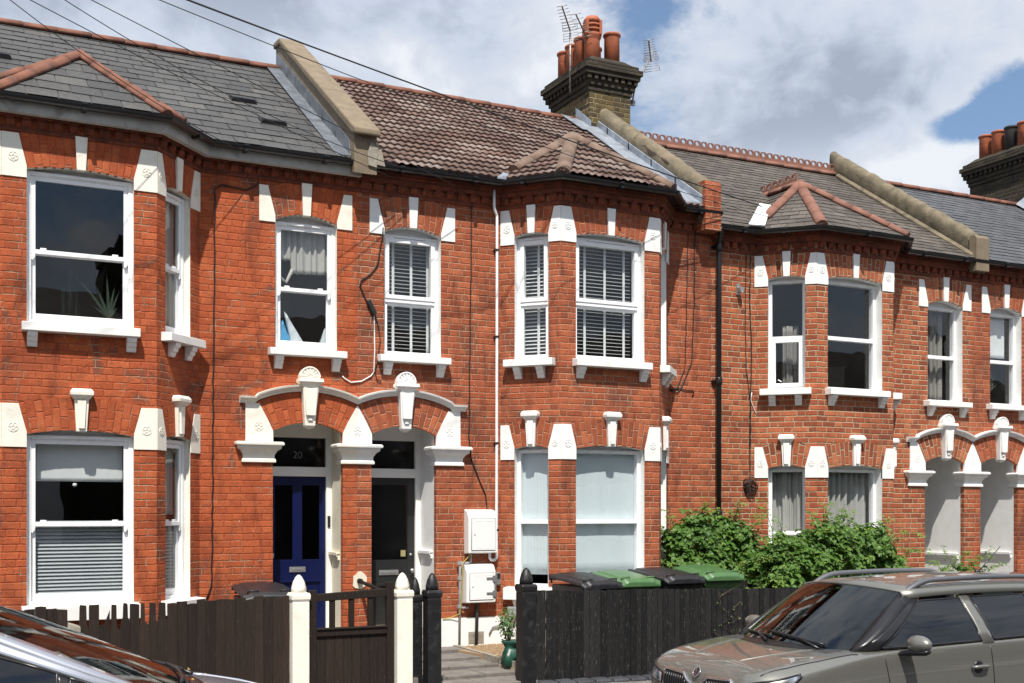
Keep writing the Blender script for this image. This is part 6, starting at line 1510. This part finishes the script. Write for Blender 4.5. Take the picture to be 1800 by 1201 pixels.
# --- bronze-grey car, nose to the left
def face_suv(T, L, side, top, front, bvh, ws, rows):
    mb = MB(); N = 16; g0 = []; z0, z1 = .60, .835                      # grille
    def gp(y, z): p = front(y, z); return p
    def gtop(y): return .835+.02*abs(y)/.5-(.075*max(0, 1-(abs(y)/.17)**2))
    rows_ = [[tuple(gp(-.46+.92*i/N, lerp_(z0, gtop(-.46+.92*i/N)-.0, j/5))-Vector((.004, 0, 0))) for i in range(N+1)] for j in range(6)]
    mb.rings(rows_, False, False, True); gr = L('grille', mb, 'black_plastic', smooth=True)
    mb = MB()
    for k in range(27):
        y = -.44+.88*k/26; mb.tube([gp(y, lerp_(z0+.01, gtop(y)-.02, j/5))-Vector((.012, 0, 0)) for j in range(6)], .010, 6)
    L('grille_rib', mb, 'car_trim', gr)
    mb = MB(); path = [gp(-.47+.94*i/40, gtop(-.47+.94*i/40)+.004)-Vector((.008, 0, 0)) for i in range(41)]; mb.tube(path, .014, 8); mb.tube([path[0], gp(-.455, .70)-Vector((.008, 0, 0)), gp(-.42, .60)-Vector((.008, 0, 0))], .013, 8); mb.tube([path[-1], gp(.455, .70)-Vector((.008, 0, 0)), gp(.42, .60)-Vector((.008, 0, 0))], .013, 8); L('grille_surround', mb, 'chrome', gr)
    # round badge with a winged arrow
    c = front(0, .865); ax = Vector((-1, 0, .62)).normalized(); c = c+ax*.004; x = Vector((0, 1, 0)); y = ax.cross(x)*-1
    if y.z < 0: y = -y
    mb = MB(); mb.lathe(c, [(.040, -.01), (.040, .006), (0, .007)], 24, ax); bd = L('badge', mb, 'car_trim')
    mb = MB(); mb.tube([c+ax*.006+x*.042*math.cos(a)+y*.042*math.sin(a) for a in [2*math.pi*k/28 for k in range(29)]], .0055, 6, False)
    def flat(pts): mb.hexa([c+ax*.006+x*u+y*v for u, v in pts], [c+ax*.010+x*u+y*v for u, v in pts])
    flat([(-.004, -.028), (.006, -.028), (.010, .006), (-.002, .010)]); flat([(-.022, -.014), (-.004, -.030), (.012, -.016), (.0, -.012)])
    for k in range(3): flat([(.004, .004-.009*k), (.026-.004*k, .026-.010*k), (.018-.004*k, .028-.010*k), (-.002, .012-.009*k)])
    L('badge_emblem', mb, 'chrome', bd)
    for s in (-1, 1):                                                       # headlights wrap round the wing
        pts = [(-.0, .60), (.0, .74), (.05, .80), (.14, .835), (.30, .85)]
        mb = MB(); top_, bot = [], []
        for k in range(9):
            f = k/8; y = lerp_(.49, .78, f); zt_ = lerp_(.815, .885, f); zb_ = lerp_(.72, .76, f)
            a = front(s*y, zt_); b = front(s*y, zb_); top_.append(tuple(a-Vector((.006, 0, 0)))); bot.append(tuple(b-Vector((.006, 0, 0))))
        for k in range(1, 6):
            f = k/5; x_ = lerp_(.34, .56, f); a = side(x_, lerp_(.89, .935, f), s, .006); b = side(x_, lerp_(.78, .915, f), s, .006); top_.append(tuple(a)); bot.append(tuple(b))
        mid = [tuple((Vector(a)+Vector(b))/2+(Vector((-.008, s*.004, 0)))) for a, b in zip(top_, bot)]
        mb.rings([bot, mid, top_], False, False, True); hl = L('headlight', mb, 'lamp_lens', smooth=True)
        mb = MB(); mb.tube([Vector(q) for q in top_+bot[::-1]+top_[:1]], .008, 6, False); L('lamp_trim', mb, 'car_trim', hl)
    # roof bars
    for s in (-1, 1):
        mb = MB(); i = 2 if s < 0 else -3; pts = []
        e = [Vector(r[1] if s < 0 else r[-2]) for r in rows]; n = len(e)
        pts = []
        for k in range(33):
            f = .02+.93*k/32; q = f*(n-1); a = e[int(q)].lerp(e[min(n-1, int(q)+1)], q-int(q)); lift = .098*min(1, math.sin(min(1, k/6)*math.pi/2))*min(1, math.sin(min(1, (32-k)/5)*math.pi/2))
            pts.append((a+Vector((0, -s*.035, .0+lift)), .056*(1 if 0 < k < 32 else .4)))
        mb.rings([[p+Vector((0, s*w*.45*cx, hh)) for cx, hh in ((-1, -.022), (1, -.022), (1.0, .004), (.6, .020), (-.6, .020), (-1.0, .004))] for p, w in pts], True, True, True); L('roof_bar', mb, 'rail_satin', smooth=True)
    # wiper-side aerial
    mb = MB(); q = Vector(rows[-3][len(rows[0])//2]); mb.tube([q, q+Vector((.32, 0, .26))], [.006, .003], 6); mb.lathe(q, [(.03, -.01), (.02, .03), (.006, .05)], 10); L('roof_aerial', mb, 'car_trim')
def lerp_(a, b, f): return a+(b-a)*f
m, t, p, out = new_mat('lamp_lens'); p.inputs['Base Color'].default_value = (.30, .34, .40, 1); p.inputs['Roughness'].default_value = .12; p.inputs['Metallic'].default_value = .5; p.inputs['Coat Weight'].default_value = 1; p.inputs['Coat Roughness'].default_value = .02
t.set(p.inputs['Base Color'], t.ramp(t.noise(t.n('ShaderNodeTexCoord').outputs['Object'], 9., 2), [(.35, (.05, .06, .08)), (.5, (.25, .28, .34)), (.68, (.75, .78, .82))]))
SUV = dict(paint='paint_bronze', L=4.22, drv=-1, wheels=(.88, 3.46), handlem='paint_bronze',
    # x, half width, sill, shoulder z, bonnet-edge half width and z, centre z
    st=[(.16, .52, .34, .66, .42, .74, .77), (.175, .66, .27, .72, .56, .84, .855), (.23, .78, .24, .80, .66, .90, .925), (.34, .85, .23, .87, .72, .955, .99), (.56, .885, .22, .93, .76, 1.00, 1.03), (.88, .895, .22, .98, .79, 1.04, 1.068), (1.15, .90, .22, 1.03, .81, 1.06, 1.085), (1.5, .90, .22, 1.065, .80, 1.085, 1.09), (2.4, .905, .22, 1.085, .80, 1.10, 1.10), (3.3, .90, .22, 1.10, .80, 1.12, 1.12), (3.8, .88, .24, 1.10, .78, 1.12, 1.12), (4.10, .84, .30, 1.06, .74, 1.10, 1.10), (4.20, .74, .40, .98, .64, 1.04, 1.05)],
    g=dict(wb=.70, zb=1.085, wt=.60, zt=1.47, wr=.62, zr=1.56, zc=1.6,
        ws=(.98, 1.18, 1.095, 1.045, 1.70, 1.85, 1.56, 1.515), rw=(4.14, 4.05, 1.10, 1.10, 3.88, 3.80, 1.60, 1.53), crown=lambda f: .036*math.sin(math.pi*min(1, f*1.1+.02))**.6 if 0 < f < .9 else .0,
        side=[('black', (1.20, 1.06), (1.40, 1.075), (2.00, 1.46), (1.91, 1.46)), ('glass', (1.43, 1.09), (2.53, 1.105), (2.49, 1.455), (2.00, 1.445)), ('paint', (2.53, 1.08), (2.66, 1.08), (2.60, 1.48), (2.49, 1.48)), ('glass', (2.68, 1.11), (3.36, 1.125), (3.30, 1.465), (2.62, 1.46)), ('paint', (3.36, 1.09), (3.50, 1.09), (3.40, 1.49), (3.30, 1.49)), ('glass', (3.52, 1.15), (3.92, 1.20), (3.72, 1.45), (3.42, 1.465)), ('paint', (3.92, 1.09), (4.08, 1.09), (3.86, 1.50), (3.72, 1.50))]),
    gaps=[(1.40, 1.50, 1.05, .45), (2.61, 2.66, 1.07, .45), (3.42, 3.30, 1.08, .6)], gapbow=.015,
    bonnet=[(.29, .70), (.5, .765), (.8, .80), (1.12, .812), (1.17, .83)], crease=[(.27, .24), (.42, .32), (.65, .40), (.9, .46), (1.05, .49)],
    handles=[(2.46, .885), (3.24, .90)], mirror=(1.60, 1.05), face=face_suv)
car("bronze-grey estate car with roof bars parked beside the black fence", (.94, -5.36, gz(2.5)), 0, SUV)

# --- silver car, nose to the right
def face_saloon(T, L, side, top, front, bvh, ws, rows):
    for s in (-1, 1):
        mb = MB(); a = [front(s*(.45+.33*k/6), .70) for k in range(7)]; b = [front(s*(.45+.33*k/6), .60) for k in range(7)]
        mb.rings([[q-Vector((.006, 0, 0)) for q in b], [q-Vector((.006, 0, 0)) for q in a]], False, False, True); L('headlight', mb, 'lamp_lens', smooth=True)
    mb = MB(); mb.rings([[front(-.40+.8*k/8, z)-Vector((.005, 0, 0)) for k in range(9)] for z in (.48, .56, .66)], False, False, True); L('grille', mb, 'black_plastic', smooth=True)
    # fallen leaves caught by the wipers
    rr = random.Random(6); mb = MB()
    for k in range(26):
        x_ = rr.uniform(1.02, 1.30); y = rr.uniform(-.5, .75); q = Vector((x_, y, 0)); h = top(x_, y, .012); leaves(mb, h+Vector((0, 0, rr.uniform(0, .03))), Vector((rr.uniform(-1, 1), rr.uniform(-1, 1), 1)), rr.uniform(.02, .045), rr, rr.choice((.95, 1., .6)), False)
    mb.local = True; o = mb.build('fallen_leaf', 'leaf_dry', T)
m, t, p, out = new_mat('leaf_dry'); p.inputs['Base Color'].default_value = (.42, .28, .08, 1); p.inputs['Roughness'].default_value = .8
SAL = dict(paint='paint_silver', L=4.55, drv=1, wheels=(.92, 3.6),
    st=[(.24, .50, .30, .50, .40, .56, .58), (.255, .64, .24, .56, .55, .62, .64), (.31, .76, .22, .64, .64, .68, .70), (.42, .84, .20, .72, .70, .745, .765), (.70, .88, .20, .79, .75, .825, .85), (1.0, .89, .20, .85, .77, .885, .915), (1.4, .895, .20, .92, .78, .945, .96), (2.2, .90, .20, .945, .78, .96, .97), (3.1, .90, .20, .965, .78, .98, .99), (3.8, .885, .22, .97, .76, 1.0, 1.02), (4.3, .84, .28, .95, .72, 1.0, 1.02), (4.5, .74, .40, .86, .62, .92, .94)],
    g=dict(wb=.775, zb=.955, wt=.60, zt=1.41, wr=.6, zr=1.4, zc=1.44,
        ws=(1.20, 1.46, .965, .935, 2.44, 2.62, 1.505, 1.455), rw=(4.0, 3.85, 1.0, 1.0, 3.45, 3.3, 1.46, 1.405), crown=lambda f: .045*math.sin(math.pi*f)**.8 if 0 < f < 1 else 0.,
        side=[('paint', (1.48, .935), (1.57, .94), (2.70, 1.385), (2.63, 1.41)), ('glass', (1.64, .965), (2.02, .965), (2.02, 1.10), (1.66, .975)), ('black', (2.02, .96), (2.09, .96), (2.09, 1.14), (2.02, 1.11)), ('glass', (2.09, .965), (2.86, .97), (2.83, 1.385), (2.09, 1.135)), ('black', (2.86, .95), (2.95, .95), (2.90, 1.41), (2.83, 1.41)), ('glass', (2.95, .975), (3.62, .99), (3.24, 1.37), (2.90, 1.385)), ('paint', (3.62, .95), (3.9, .95), (3.36, 1.42), (3.22, 1.42))],
        chrome=(1.62, 3.6), chrome2=lambda sp, s: [sp(1.60+1.10*k/12, .955+.425*k/12, s) for k in range(13)]+[sp(2.8, 1.395, s), sp(3.2, 1.38, s)]),
    gaps=[(1.52, 1.50, .93, .4), (2.85, 2.86, .95, .4), (3.70, 3.5, .96, .5)], gapbow=.01,
    bonnet=[(.34, .64), (.5, .71), (.8, .76), (1.2, .78), (1.38, .79)], crease=[(.33, .30), (.5, .38), (.75, .45), (1.0, .50), (1.1, .52)],
    handles=[(2.62, .78), (3.5, .80)], mirror=(1.84, .93), face=face_saloon)
car("silver saloon with a raked windscreen parked in front of the broken brown fence", (-1.86, -5.42, gz(-3.5)+.03), math.pi, SAL)
for o in list(bpy.data.objects):
    if o.users_collection == (): COL.objects.link(o)
